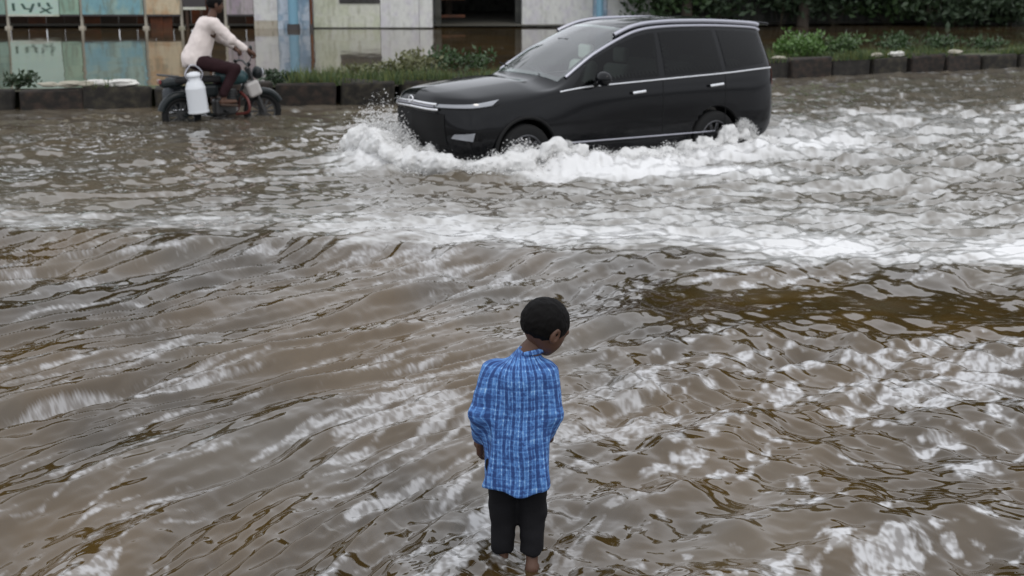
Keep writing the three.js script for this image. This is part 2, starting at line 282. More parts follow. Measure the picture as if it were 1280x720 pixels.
// a wall of panels between photo columns, standing a given way behind the kerb
const bankPoint = (x, back = 0) => V(x, 0, -bankDist(x) - back);
function span(px0, px1, back0, back1) { const solve = (px, back) => { let x = 0, best = 1e9; for (let t = -40; t < 50; t += .02) { const p = bankPoint(t, back), e = Math.abs(sideAt(px, -p.z, .3) - p.x); if (e < best) { best = e; x = t; } } return bankPoint(x, back); }; return [solve(px0, back0), solve(px1, back1)]; }
function kerbSpan(px0, px1, back0, back1) { const solve = (px, back) => { let x = -40, best = 1e9; for (let t = -22; t < 26; t += .01) { const p = kerbPoint(t, back), e = Math.abs(sideAt(px, -p.z, .8) - p.x); if (e < best) { best = e; x = t; } } return kerbPoint(x, back); }; return [solve(px0, back0), solve(px1, back1)]; }
function panel(name, a, b, y0, y1, thick, mat, parent, x0 = 0, x1 = 1, out = 0, r = .012) {
  const L = a.distanceTo(b), t = Math.atan2(-(b.z - a.z), b.x - a.x), w = L * (x1 - x0), m = obj(name, new RoundedBoxGeometry(w, y1 - y0, thick, 1, Math.min(r, thick * .4)), mat, parent);
  const n = V(Math.sin(t), 0, Math.cos(t)); m.position.copy(a).lerp(b, (x0 + x1) / 2).addScaledVector(n, out); m.position.y = (y0 + y1) / 2; m.rotation.y = t;
  const uv = m.geometry.attributes.uv, p = m.geometry.attributes.position; for (let i = 0; i < uv.count; i++) uv.setXY(i, (p.getX(i) + L * x0) / 4 + a.x * .37, p.getY(i) / 2.5 + .5); return m;
}
{ // hoardings on short posts, standing in the flood; a dark sheet fence behind
  const [a, b] = span(-150, 318, 0, 0), L = a.distanceTo(b), top = 2.7, low = highAt(18, 47.2), at = px => { let best = 0, be = 1e9; for (let t = 0; t <= 1; t += .0005) { const p = a.clone().lerp(b, t), e = Math.abs(sideAt(px, -p.z, .4) - p.x); if (e < be) { be = e; best = t; } } return best; };
  const [c, e] = span(-260, 330, 1.4, 1.4), s = thing('sheet_fence', 'rusty brown sheet fence behind the hoardings', 'fence');
  for (let i = 0; i < 26; i++) panel('sheet', c, e, -.2, 2.9, .04, i % 3 === 1 ? rust : brownSheet, s, i / 26 + .0006, (i + 1) / 26 - .0006, (i % 2) * .03);
  const boards = [
    [-140, 8, [.50, .60, .55], [.42, .52, .48], 'pale green hoarding board with a plain weathered face', 21, 0],
    [11, 75, [.66, .74, .69], [.58, .68, .63], 'pale green hoarding with dark lettering standing in the flood', 22, 1],
    [76, 100, [.56, .66, .58], [.50, .61, .54], 'narrow plain green hoarding strip beside the lettered one', 23, 0],
    [104, 180, [.46, .62, .65], [.56, .66, .63], 'light blue and teal hoarding standing in the flood', 24, 0],
    [184, 226, [.74, .68, .57], [.68, .56, .43], 'cream and ochre hoarding behind the motorbike rider', 25, 0],
    [284, 318, [.64, .60, .61], [.58, .53, .56], 'dusty mauve hoarding next to the blue pole', 26, 0],
  ];
  for (const [p0, p1, c0, c1, label, seed, letters] of boards) {
    const t0 = at(p0), t1 = at(p1), g = thing('hoarding', label, 'hoarding', [0, 0, 0], 0, 'hoardings along the far bank'), mat = std(1, 1, 1, .7);
    if (letters) {
      const cv = document.createElement('canvas'); cv.width = 512; cv.height = 512; const x = cv.getContext('2d');
      x.fillStyle = 'rgb(172,194,182)'; x.fillRect(0, 0, 512, 512);
      const r = rng(3); for (let i = 0; i < 900; i++) { x.fillStyle = `rgba(${120 + r() * 90 | 0},${140 + r() * 90 | 0},${130 + r() * 80 | 0},.12)`; x.fillRect(r() * 512, r() * 512, 4 + r() * 40, 3 + r() * 16); }
      x.strokeStyle = 'rgb(60,84,74)'; x.lineWidth = 30; x.lineCap = 'round';
      const line = pts => { x.beginPath(); pts.forEach((p, i) => i ? x.lineTo(...p) : x.moveTo(...p)); x.stroke(); };
      line([[60, 300], [64, 430]]); line([[150, 310], [175, 400], [240, 405], [262, 310]]); line([[240, 405], [225, 460]]); line([[318, 290], [322, 350]]); line([[330, 470], [440, 380]]); line([[350, 390], [420, 480]]); line([[405, 290], [420, 350]]);
      mat.map = new THREE.CanvasTexture(cv); mat.map.colorSpace = THREE.SRGBColorSpace;
    } else mat.map = wallTexture(c0, c1, [.40, .42, .36], seed, .4);
    const f = panel('board', a, b, low, top, .05, mat, g, t0, t1, .05, .006);
    if (letters) { const uv = f.geometry.attributes.uv, p = f.geometry.attributes.position, w2 = L * (t1 - t0), h2 = top - low; for (let i = 0; i < uv.count; i++) uv.setXY(i, p.getX(i) / w2 + .5, (p.getY(i) / h2 + .5) * 2.6); mat.map.wrapT = THREE.ClampToEdgeWrapping; }
    panel('frame', a, b, low - .06, low - .003, .07, letters ? paintMats.cream : darkSteel, g, t0, t1, .055, .004);
  }
  for (const [px, label] of [[-60, 'thin pale post carrying the plain weathered hoarding'], [9.5, 'thin pale post between the plain and the lettered hoarding'], [102, 'thin pale post between the green strip and the blue hoarding'], [182, 'thin pale post between the blue and the cream hoarding'], [227, 'thin pale post between the cream hoarding and the dark notice board'], [282, 'thin pale post at the edge of the mauve hoarding']]) { const t = at(px), g = thing('hoarding_post', label, 'post', [0, 0, 0], 0, 'posts under the hoardings'); panel('upright', a, b, -.25, top + .05, .09, postPaint, g, t - .045 / L, t + .045 / L, -.03, .008); panel('foot_block', a, b, -.25, .07, .2, paintMats.tan, g, t - .1 / L, t + .1 / L, -.03, .01); }
  const rs = thing('rusty_sheet', 'rust orange metal sheet under the cream hoarding', 'metal sheet'); panel('sheet', a, b, -.2, low - .07, .02, rust, rs, at(187), at(214), -.1, .004); panel('rib', a, b, -.2, low - .08, .03, rust, rs, at(199), at(202), -.08, .004);
  const nb = thing('notice_board', 'small dark notice board with pale lower rail behind the rider', 'board'); panel('board', a, b, highAt(9, 47.2), 2.5, .05, darkSteel, nb, at(230), at(258), .05, .006); panel('rail', a, b, highAt(12, 47.2), highAt(8.8, 47.2), .08, paintMats.cream, nb, at(230), at(258), .06, .006); panel('leg', a, b, -.25, highAt(12.2, 47.2), .08, brownSheet, nb, at(233), at(236), .05, .006); panel('leg', a, b, -.25, highAt(12.2, 47.2), .08, brownSheet, nb, at(251), at(254), .05, .006);
}
{ // pale wall with a blue pillar
  const [a, b] = span(319, 392, 0, 0), w = thing('plastered_wall', 'pale mauve and light blue plastered wall behind the blue pole', 'wall');
  panel('wall_panel', a, b, .26, 3.2, .3, paintMats.white, w, 0, .40); panel('wall_panel', a, b, .26, 3.2, .3, paintMats.blue, w, .405, 1, .02); panel('base_course', a, b, -.25, .257, .34, paintMats.tan, w, 0, .40); panel('base_course', a, b, -.25, .257, .34, paintMats.blue, w, .405, 1, .02);
  const pole = (px, r, mat, label, name, h = 4.2) => { const [p] = span(px, px + 1, -.7, -.7), g = thing(name, label, 'pole', [p.x, 0, p.z]); obj('shaft', cyl(r, r * .95, h, 0, h / 2 - .3, 0), mat, g); obj('collar', cyl(r * 1.35, r * 1.25, .2, 0, .08, 0), darkSteel, g); };
  pole(367, .17, bluePaint, 'thick blue painted pole standing in the flood before the pale wall', 'blue_pole');
  pole(389, .055, rust, 'thin rusty pole beside the cream wall', 'thin_pole');
}
{ // cream wall
  const [a, b] = span(393, 541, 0, 0), w = thing('cream_wall', 'cream compound wall mirrored in the still flood water', 'wall');
  panel('upper_panel', a, b, .035, 3.3, .28, paintMats.cream, w, 0, .56); panel('upper_panel', a, b, .035, 3.3, .28, paintMats.white, w, .563, .89, .02); panel('pier', a, b, .035, 3.4, .36, paintMats.white, w, .892, 1, .03);
  panel('footing', a, b, -.25, .032, .34, paintMats.shadedConcrete, w, 0, 1);
  const h0 = highAt(4, 47.2), s = thing('vent_grille', 'dark louvred vent grille on the cream wall', 'vent'); panel('frame', a, b, h0, h0 + .5, .08, darkSteel, s, .22, .56, .14, .006); for (let i = 0; i < 5; i++) panel('slat', a, b, h0 + .04 + i * .09, h0 + .08 + i * .09, .03, paintMats.shadedConcrete, s, .24, .54, .19, .004);
}
{ // gateway and the white wall beyond it
  const [a, b] = span(652, 812, 1.2, 1.2), w = thing('white_wall', 'bright white compound wall rising behind the black car', 'wall');
  panel('wall_panel', a, b, -.25, 3.9, .3, paintMats.white, w, 0, .55); panel('wall_panel', a, b, -.25, 3.9, .3, paintMats.blue, w, .552, .66, .015); panel('wall_panel', a, b, -.25, 3.9, .3, paintMats.white, w, .662, 1); panel('coping', a, b, 3.903, 4.05, .45, paintMats.tan, w);
  const [p] = span(749, 750, .3, .3), g = thing('blue_post', 'slim blue post in front of the white wall behind the car roof', 'pole', [p.x, 0, p.z]); obj('shaft', cyl(.12, .11, 4.6, 0, 2.0, 0), bluePaint, g); obj('cap', cyl(.13, .05, .1, 0, 4.35, 0), darkSteel, g);
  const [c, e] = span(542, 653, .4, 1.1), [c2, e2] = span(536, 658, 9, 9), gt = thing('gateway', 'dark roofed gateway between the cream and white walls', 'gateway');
  panel('back_wall', c2, e2, -.2, 3.7, .25, paintMats.shadedConcrete, gt);
  const side = (p, q) => panel('side_wall', p, q, -.2, 3.7, .2, paintMats.shadedConcrete, gt); side(c.clone().add(V(.15, 0, -.4)), c2); side(e.clone().add(V(-.15, 0, -.4)), e2);
  const sh = new THREE.Shape(); [c, e, e2, c2].map(v => [v.x, -v.z]).forEach((q, i) => i ? sh.lineTo(...q) : sh.moveTo(...q)); const rg = new THREE.ExtrudeGeometry(sh, { depth: .16, bevelEnabled: false }); rg.rotateX(-Math.PI / 2); rg.translate(0, 3.72, 0); obj('roof', rg, paintMats.shadedConcrete, gt);
  panel('lintel', c, e, 2.4, 3.7, .3, paintMats.shadedConcrete, gt); panel('gate_rail', c, e, .9, 1.0, .08, rust, gt, .05, .4, -.8); panel('gate_rail', c, e, .3, .4, .08, rust, gt, .05, .4, -.8);
}
{ // grey wall on the right; tree shade is put into its dark colour
  const [a, b] = span(815, 1800, 1.5, 1.5), w = thing('shaded_wall', 'grey compound wall with the shade of the trees in its colour', 'wall'), n = 12;
  for (let i = 0; i < n; i++) panel('wall_panel', a, b, -.25, 2.3, .3, paintMats.shadedConcrete, w, i / n + .0008, (i + 1) / n - .0008, (i % 2) * .015);
  for (let i = 1; i < n; i++) panel('pier', a, b, -.25, 2.55, .45, paintMats.shadedConcrete, w, i / n - .005, i / n + .005, .03);
  panel('coping', a, b, 2.303, 2.4, .42, paintMats.shadedConcrete, w);
  const [c, e] = span(1158, 1290, .2, .2), hs = thing('grey_shed', 'low grey shed front with dark joints at the end of the grey wall', 'shed');
  for (let i = 0; i < 3; i++) panel('wall_panel', c, e, .38, 2.6, .2, paintMats.tan, hs, i / 3 + .01, (i + 1) / 3 - .01); panel('base_beam', c, e, -.2, .375, .3, paintMats.shadedConcrete, hs); panel('roof_edge', c, e, 2.603, 2.8, 2.4, paintMats.shadedConcrete, hs, -.03, 1.03, .9);
}
// ---------------------------------------------------------------- plants
const leafMats = [[.035, .075, .018], [.055, .11, .022], [.028, .055, .02], [.085, .17, .03], [.14, .145, .06]].map(c => phys(c[0], c[1], c[2], .6, { transmission: .25, thickness: 0, side: THREE.DoubleSide }));
function leafCloud(seed, count, place, size) {               // many leaf-sized folded faces
  const r = rng(seed), pos = [], idx = [], nor = [];
  for (let i = 0; i < count; i++) {
    const c = place(r); if (!c) continue; const s = size * (.6 + .8 * r());
    const d = V(r() - .5, r() * .9 - .25, r() - .5).normalize(), u = V(r() - .5, r() - .5, r() - .5).cross(d).normalize(), n = V().crossVectors(u, d);
    const base = pos.length / 3, put = (v, k, fold) => { const p = c.clone().addScaledVector(d, v * s).addScaledVector(u, k * s).addScaledVector(n, fold * s); pos.push(p.x, p.y, p.z); };
    put(0, 0, 0); put(.45, .26, .09); put(1, 0, -.1); put(.45, -.26, .09); idx.push(base, base + 1, base + 2, base, base + 2, base + 3);
  }
  function V0() { } const g = new THREE.BufferGeometry(); g.setAttribute('position', new THREE.Float32BufferAttribute(pos, 3)); g.setIndex(idx); g.computeVertexNormals(); return g;
}
function tree(x, d, h, rx, label, seed, mat) {
  const t = thing('shade_tree', label, 'tree', [x, .3, -d], 0, 'trees behind the far walls'), r = rng(seed), limbs = [], tips = [];
  const lean = V((r() - .5) * .6, 0, (r() - .5) * .5);
  const trunk = [V(0, -.3, 0), V(lean.x * .3, h * .2, lean.z * .3), V(lean.x, h * .45, lean.z), V(lean.x * 1.3, h * .7, lean.z * 1.3)];
  const taper = (pts, r0, r1) => { const g = tube(pts, 1, 12, 9), c = new THREE.CatmullRomCurve3(pts), p = g.attributes.position; for (let i = 0; i < p.count; i++) { const k = Math.floor(i / 10) / 12, q = c.getPointAt(clamp(k)); const v = V(p.getX(i), p.getY(i), p.getZ(i)).sub(q).multiplyScalar(lerp(r0, r1, k) * (1 + .15 * N2(i * .7, k * 9, seed))); p.setXYZ(i, q.x + v.x, q.y + v.y, q.z + v.z); } g.computeVertexNormals(); return g; };
  const bark = std(.06, .048, .036, .95);
  obj('trunk', taper(trunk, .20 * h / 7, .07), bark, t);
  for (let i = 0; i < 12; i++) { const k = .3 + .5 * r(), s = new THREE.CatmullRomCurve3(trunk).getPointAt(k), an = i * 2.4 + r(), e = V(s.x + Math.cos(an) * rx * (.5 + .4 * r()), s.y + h * (.08 + .28 * r()), s.z + Math.sin(an) * rx * (.5 + .4 * r())); const mid = s.clone().lerp(e, .5); mid.y += .25; obj('limb', taper([s, mid, e], .06 * h / 7, .018), bark, t); tips.push(e, mid); }
  tips.push(trunk[3], V(lean.x, h * .9, lean.z));
  const clumps = []; for (let i = 0; i < 100; i++) { const b = tips[Math.floor(r() * tips.length)]; clumps.push([b.clone().add(V((r() - .5) * rx * .7, (r() - .35) * h * .22, (r() - .5) * rx * .7)), (.45 + .55 * r()) * rx / 2.4]); }
  obj('crown', leafCloud(seed + 7, h > 12 ? 13000 : 6000, q => { const [c, s] = clumps[Math.floor(q() * clumps.length)]; const v = V(q() - .5, q() - .5, q() - .5).normalize().multiplyScalar(s * Math.pow(q(), .4)); v.y *= .7; return c.clone().add(v); }, .17 + .055 * rx), mat, t);
  return t;
}
{
  const list = [
    [8.5, 54, 19, 5.2, 'tall leafy tree spreading above the end of the white wall', 101, 0], [13.5, 57, 21, 6, 'broad dark tree behind the grey wall near the white wall', 102, 2],
    [19.5, 61, 22, 6.4, 'tall dense tree behind the middle of the grey wall', 103, 2], [26.5, 63, 22, 6.6, 'dark tree standing behind the grey shed', 104, 0],
    [34, 66, 22, 6.6, 'large tree beyond the end of the grey wall', 105, 2], [-2.4, 52.5, 6.0, 2.0, 'slender tree with a brown trunk beside the gateway', 106, 0],
    [10.2, 48.6, 7.5, 3.2, 'low spreading tree in front of the grey wall', 107, 2], [16.2, 50.0, 7.8, 3.4, 'low dark tree overhanging the middle of the grey wall', 108, 2], [6.0, 47.6, 7.0, 2.8, 'low leafy tree on the bank at the end of the white wall', 112, 2], [21.5, 51.0, 8, 3.6, 'low tree on the bank in front of the grey shed', 113, 2],
    [-9.5, 52, 13, 4.2, 'added leafy tree behind the cream wall, darkening the water reflections', 109, 0], [-15.5, 52, 22, 6.2, 'added dark tree behind the lettered hoarding, darkening the water reflections', 110, 2], [-23.5, 52, 22, 6.4, 'added tall tree behind the far end of the sheet fence, darkening the water reflections', 111, 0],  // left trees added out of view to darken what the water mirrors
  ];
  for (const [x, d, h, rx, label, seed, m] of list) tree(x, d, h, rx, label, seed, leafMats[m]);
}
function shrub(px, back, h, w, label, seed, mat, n = 420, bank = false) {
  const [p] = (bank ? span : kerbSpan)(px, px + 1, back, back), s = thing(bank ? 'bank_bush' : 'shrub', label, 'shrub', [p.x, bank ? -.15 : .28, p.z], 0, bank ? 'bushes along the damp wall' : 'shrubs along the verge'), r = rng(seed), stems = [], tips = [];
  for (let i = 0; i < 7; i++) { const e = V((r() - .5) * w, h * (.55 + .4 * r()), (r() - .5) * w * .7); stems.push(tube([[0, 0, 0], [e.x * .4, e.y * .55, e.z * .4], [e.x, e.y, e.z]], .009, 8, 5)); tips.push(e, e.clone().multiplyScalar(.6)); }
  obj('stems', stems, std(.06, .05, .03, .9), s);
  obj('foliage', leafCloud(seed, n, q => { const t = tips[Math.floor(q() * tips.length)]; return t.clone().add(V((q() - .5) * w * .5, (q() - .5) * h * .5, (q() - .5) * w * .5)); }, bank ? .26 : .10), mat, s);
}
shrub(985, .75, .42, .7, 'bright green leafy shrub on the kerb just behind the car', 201, leafMats[3], 520);
shrub(1015, .85, .50, .9, 'fresh green shrub with long leaves spilling over the kerb', 202, leafMats[3], 620);
shrub(1050, .9, .42, .8, 'green shrub at the right end of the bright clump', 203, leafMats[1], 520);
shrub(1125, 1.3, .40, .9, 'dull olive shrub on the median right of the bright clump', 204, leafMats[0], 380);
shrub(1175, 1.4, .30, .8, 'small olive shrub near the pale kerb stone', 205, leafMats[0], 320);
shrub(1235, 1.3, .26, .8, 'low weedy tuft at the far end of the kerb', 206, leafMats[0], 280);
shrub(500, 1.2, .30, .8, 'low yellow green bush on the median beside the car nose', 208, leafMats[4], 360);
shrub(532, 1.5, .36, .8, 'leafy olive bush just beyond the car nose', 209, leafMats[4], 380);
shrub(455, 1.0, .24, .8, 'scrubby weed clump on the median', 210, leafMats[4], 280);
shrub(575, 1.7, .42, 1.0, 'dark bush on the median beyond the bonnet', 211, leafMats[0], 460);
shrub(345, .45, .20, .5, 'weeds on the kerb in front of the blue pole', 213, leafMats[2], 220);
shrub(18, .42, .24, .45, 'dark weed tuft on the narrow median by the lettered hoarding', 214, leafMats[2], 200);
shrub(835, .3, 3.0, 3.4, 'dark bush at the end of the white wall above the car roof', 221, leafMats[0], 1500, true);
shrub(905, .4, 2.6, 3.4, 'dark bush against the grey wall above the back of the car', 222, leafMats[2], 1500, true);
shrub(975, .2, 2.8, 3.6, 'dense dark bush on the bank behind the bright green shrubs', 223, leafMats[2], 1600, true);
shrub(1045, .3, 2.5, 3.6, 'dark spreading bush on the bank beside the dense one', 224, leafMats[2], 1500, true);
shrub(1110, .3, 2.7, 3.6, 'dark bush on the bank just before the grey shed', 225, leafMats[0], 1500, true);
shrub(1190, -.9, 1.5, 3.0, 'low dark bush at the foot of the grey shed', 226, leafMats[2], 1100, true);
shrub(1262, -.9, 1.3, 3.0, 'low ragged bush at the far corner of the grey shed', 227, leafMats[2], 1100, true);
{ // grass: nobody could count it
  const blade = new THREE.BufferGeometry(); blade.setAttribute('position', new THREE.Float32BufferAttribute([-.006, 0, 0, .006, 0, 0, .004, .5, .06, -.003, .55, .07, .001, 1, .22], 3)); blade.setIndex([0, 1, 2, 0, 2, 3, 3, 2, 4]); blade.computeVertexNormals();
  const n = 30000, g = new THREE.InstancedMesh(blade, phys(1, 1, 1, .8, { side: THREE.DoubleSide, transmission: .2, thickness: 0 }), n), r = rng(77), M = new THREE.Matrix4(), Q = new THREE.Quaternion(), C = new THREE.Color(); let k = 0;
  while (k < n) { const x = lerp(-15, 22, r()), b = .02 + (medianWidth(x) - .1) * Math.pow(r(), 1.4), den = N2(x * .8, b * 1.2, 5.5) + (x > -3.6 && x < -1.2 ? .35 : 0) + (x > 4 && x < 9 ? .25 : 0) - (x < -4 ? .25 : 0); if (den < r() * .5 - .1) continue; const p = kerbPoint(x, b); const h = .07 + .22 * r() * r() + (x > -3.6 && x < -1 ? .12 * r() : 0); Q.setFromEuler(new THREE.Euler((r() - .5) * .5, r() * 6.28, (r() - .5) * .6)); M.compose(V(p.x, b < .3 ? .30 : .27, p.z), Q, V(1 + r(), h, h * 1.5)); g.setMatrixAt(k, M); const y = r(); g.setColorAt(k, C.setRGB(lerp(.045, .14, y * y), lerp(.075, .14, y), .028)); k++; }
  g.name = 'grass'; g.userData = { kind: 'stuff', label: 'short rough grass and weeds on the far verge', category: 'grass' }; scene.add(g);
}
{ // rubble on the kerb, left
  const r = rng(31), list = [[58, .05, 1.0], [86, .07, 1.2], [104, .06, 1.0], [125, .10, 1.5], [150, .08, 1.6], [128, .25, .8], [975, .1, 1.0], [1098, .05, 1.1], [1122, .06, 1.5], [1196, .1, 1.2]];
  const names = ['flat pale broken slab lying on the far kerb beside the weed tuft', 'long pale slab fragment on the far kerb', 'small pale stone at the end of the slab fragments', 'white broken slab lying on the kerb beside the motorbike', 'bright white stone on the kerb just behind the motorbike', 'small grey stone on the median behind the white slab', 'brown stone on the kerb behind the car', 'grey stone beside the green shrubs', 'bright white slab on the kerb right of the green shrubs', 'pale mossy stone at the right end of the kerb'];
  list.forEach(([px, back, s], i) => { const [p] = kerbSpan(px, px + 1, back + .05, back + .05); const g = new THREE.IcosahedronGeometry(.10 * s, 2), q = g.attributes.position; for (let k = 0; k < q.count; k++) { const v = V(q.getX(k), q.getY(k), q.getZ(k)); const f = 1 + .5 * N2(v.x * 9 + i * 3, v.y * 9, v.z * 9); q.setXYZ(k, v.x * 1.7 * f, v.y * .42 * f, v.z * .8 * f); } g.computeVertexNormals(); const m = obj('stone', g, i === 3 || i === 4 || i === 8 ? std(.55, .54, .50, .9) : std(.32, .30, .24, .95)); m.position.set(p.x, .385, p.z); m.rotation.y = kerbTurn(p.x) + (r() - .5) * .4; tag(m, names[i], 'stone', 'stones along the far kerb'); });
}

// ---------------------------------------------------------------- black people carrier
const paint = phys(.004, .0042, .005, .10, { ior: 1.33 });
const plastic = std(.010, .010, .010, .6, { specularIntensity: .3 }), chrome = std(.72, .72, .73, .16, { metalness: 1 }), satin = std(.42, .42, .46, .36, { metalness: 1 });
const carGlass = phys(.06, .068, .066, .02, { ior: 1.3, transmission: 1, thickness: 0 }), screenGlass = phys(.80, .93, .88, .02, { ior: 2.2, transmission: 1, thickness: 0 });
const rubber = std(.014, .014, .014, .85, { specularIntensity: .4 }), lens = phys(.26, .27, .29, .10, { clearcoat: 1 }), redLens = phys(.16, .012, .010, .12, { clearcoat: 1 });
// rails run front to back; every station lists, bottom to top, [ahead of rear axle, height, half width]
const ST = [
  [[3.60, .24, 0], [3.62, .26, 0], [3.70, .42, 0], [3.74, .64, 0], [3.74, .88, 0], [3.70, .98, 0], [3.65, 1.02, 0], [3.60, 1.04, 0]],
  [[3.55, .24, 0], [3.57, .26, .44], [3.64, .42, .46], [3.69, .64, .46], [3.69, .87, .45], [3.65, .97, .42], [3.61, 1.02, .30], [3.57, 1.05, 0]],
  [[3.40, .24, 0], [3.36, .26, .72], [3.42, .42, .80], [3.45, .63, .82], [3.42, .87, .79], [3.41, .97, .71], [3.44, 1.04, .42], [3.46, 1.07, 0]],
  [[3.15, .24, 0], [3.12, .26, .80], [3.14, .42, .87], [3.14, .64, .885], [3.10, .90, .85], [3.08, 1.00, .74], [3.12, 1.075, .45], [3.14, 1.10, 0]],
  [[2.75, .24, 0], [2.75, .26, .82], [2.75, .42, .895], [2.75, .66, .91], [2.70, .95, .87], [2.66, 1.035, .75], [2.68, 1.115, .45], [2.70, 1.135, 0]],
  [[2.36, .24, 0], [2.36, .26, .83], [2.36, .42, .895], [2.36, .66, .91], [2.33, 1.00, .875], [2.27, 1.07, .765], [2.36, 1.14, .46], [2.42, 1.155, 0]],
  [[1.92, .24, 0], [1.92, .26, .83], [1.92, .42, .895], [1.92, .66, .91], [1.92, 1.04, .88], [1.72, 1.38, .70], [1.82, 1.44, .45], [1.88, 1.46, 0]],
  [[1.32, .24, 0], [1.32, .26, .83], [1.32, .42, .895], [1.32, .66, .91], [1.32, 1.06, .885], [1.10, 1.62, .635], [1.17, 1.695, .45], [1.22, 1.715, 0]],
  [[.60, .24, 0], [.60, .26, .83], [.60, .42, .895], [.60, .66, .91], [.60, 1.085, .885], [.60, 1.675, .615], [.60, 1.755, .46], [.60, 1.785, 0]],
  [[-.15, .24, 0], [-.15, .26, .83], [-.15, .42, .895], [-.15, .66, .91], [-.15, 1.11, .88], [-.15, 1.67, .60], [-.15, 1.75, .46], [-.15, 1.785, 0]],
  [[-.70, .26, 0], [-.70, .28, .81], [-.72, .42, .88], [-.74, .66, .89], [-.75, 1.14, .85], [-.82, 1.63, .57], [-.86, 1.70, .44], [-.90, 1.725, 0]],
  [[-.90, .30, 0], [-.92, .32, .70], [-.98, .44, .78], [-1.00, .66, .79], [-.98, 1.14, .76], [-.95, 1.58, .53], [-1.00, 1.655, .42], [-1.03, 1.68, 0]],
  [[-.98, .30, 0], [-1.00, .32, .40], [-1.07, .44, .44], [-1.10, .66, .44], [-1.09, 1.12, .43], [-1.03, 1.54, .34], [-1.06, 1.62, .26], [-1.08, 1.65, 0]],
  [[-1.00, .30, 0], [-1.02, .32, 0], [-1.10, .44, 0], [-1.13, .66, 0], [-1.12, 1.11, 0], [-1.06, 1.53, 0], [-1.08, 1.61, 0], [-1.10, 1.64, 0]],
];
const cr = (a, b, c, d, t, k) => { const m0 = (c - a) * k, m1 = (d - b) * k, t2 = t * t, t3 = t2 * t; return (2 * t3 - 3 * t2 + 1) * b + (t3 - 2 * t2 + t) * m0 + (-2 * t3 + 3 * t2) * c + (t3 - t2) * m1; };
function shell(u, v) {                        // u 0..13 front to back, v 0..7 sill to roof: a point in the car's own axes (front towards -x, near side +z)
  const U = ST.length - 1, i = Math.min(Math.floor(u), U - 1), t = u - i, at = (s, r) => ST[clamp(s, 0, U)][r], col = r => [0, 1, 2].map(k => cr(at(i - 1, r)[k], at(i, r)[k], at(i + 1, r)[k], at(i + 2, r)[k], t, .42));
  const j = Math.min(Math.floor(v), 6), w = v - j, q = [-1, 0, 1, 2].map(k => col(clamp(j + k, 0, 7)));
  if (j + 2 > 7) q[3] = [q[1][0], q[1][1], -q[1][2]];
  const p = [0, 1, 2].map(k => cr(q[0][k], q[1][k], q[2][k], q[3][k], w, .34));
  return V(-(p[0] - 1.375), p[1], Math.max(0, p[2]));
}
function shellNormal(u, v) { const e = .02, a = shell(clamp(u + e, 0, 13), v).sub(shell(clamp(u - e, 0, 13), v)), b = shell(u, clamp(v + e, 0, 7)).sub(shell(u, clamp(v - e, 0, 7))); const n = a.cross(b).normalize(); const p = shell(u, v); if (n.dot(V(p.x, p.y - .8, p.z * 1.5)) < 0) n.negate(); return n; }
function gridGeo(nu, nv, f) { const pos = [], idx = []; for (let i = 0; i <= nu; i++) for (let j = 0; j <= nv; j++) { const p = f(i / nu, j / nv); pos.push(p.x, p.y, p.z); } for (let i = 0; i < nu; i++) for (let j = 0; j < nv; j++) { const a = i * (nv + 1) + j, b = a + nv + 1; idx.push(a, b, a + 1, b, b + 1, a + 1); } const g = new THREE.BufferGeometry(); g.setAttribute('position', new THREE.Float32BufferAttribute(pos, 3)); g.setIndex(idx); g.computeVertexNormals(); return g; }
const flipZ = g => { const c = g.clone(); c.scale(1, 1, -1); const ix = c.index.array; for (let i = 0; i < ix.length; i += 3) { const t = ix[i]; ix[i] = ix[i + 1]; ix[i + 1] = t; } c.computeVertexNormals(); return c; };
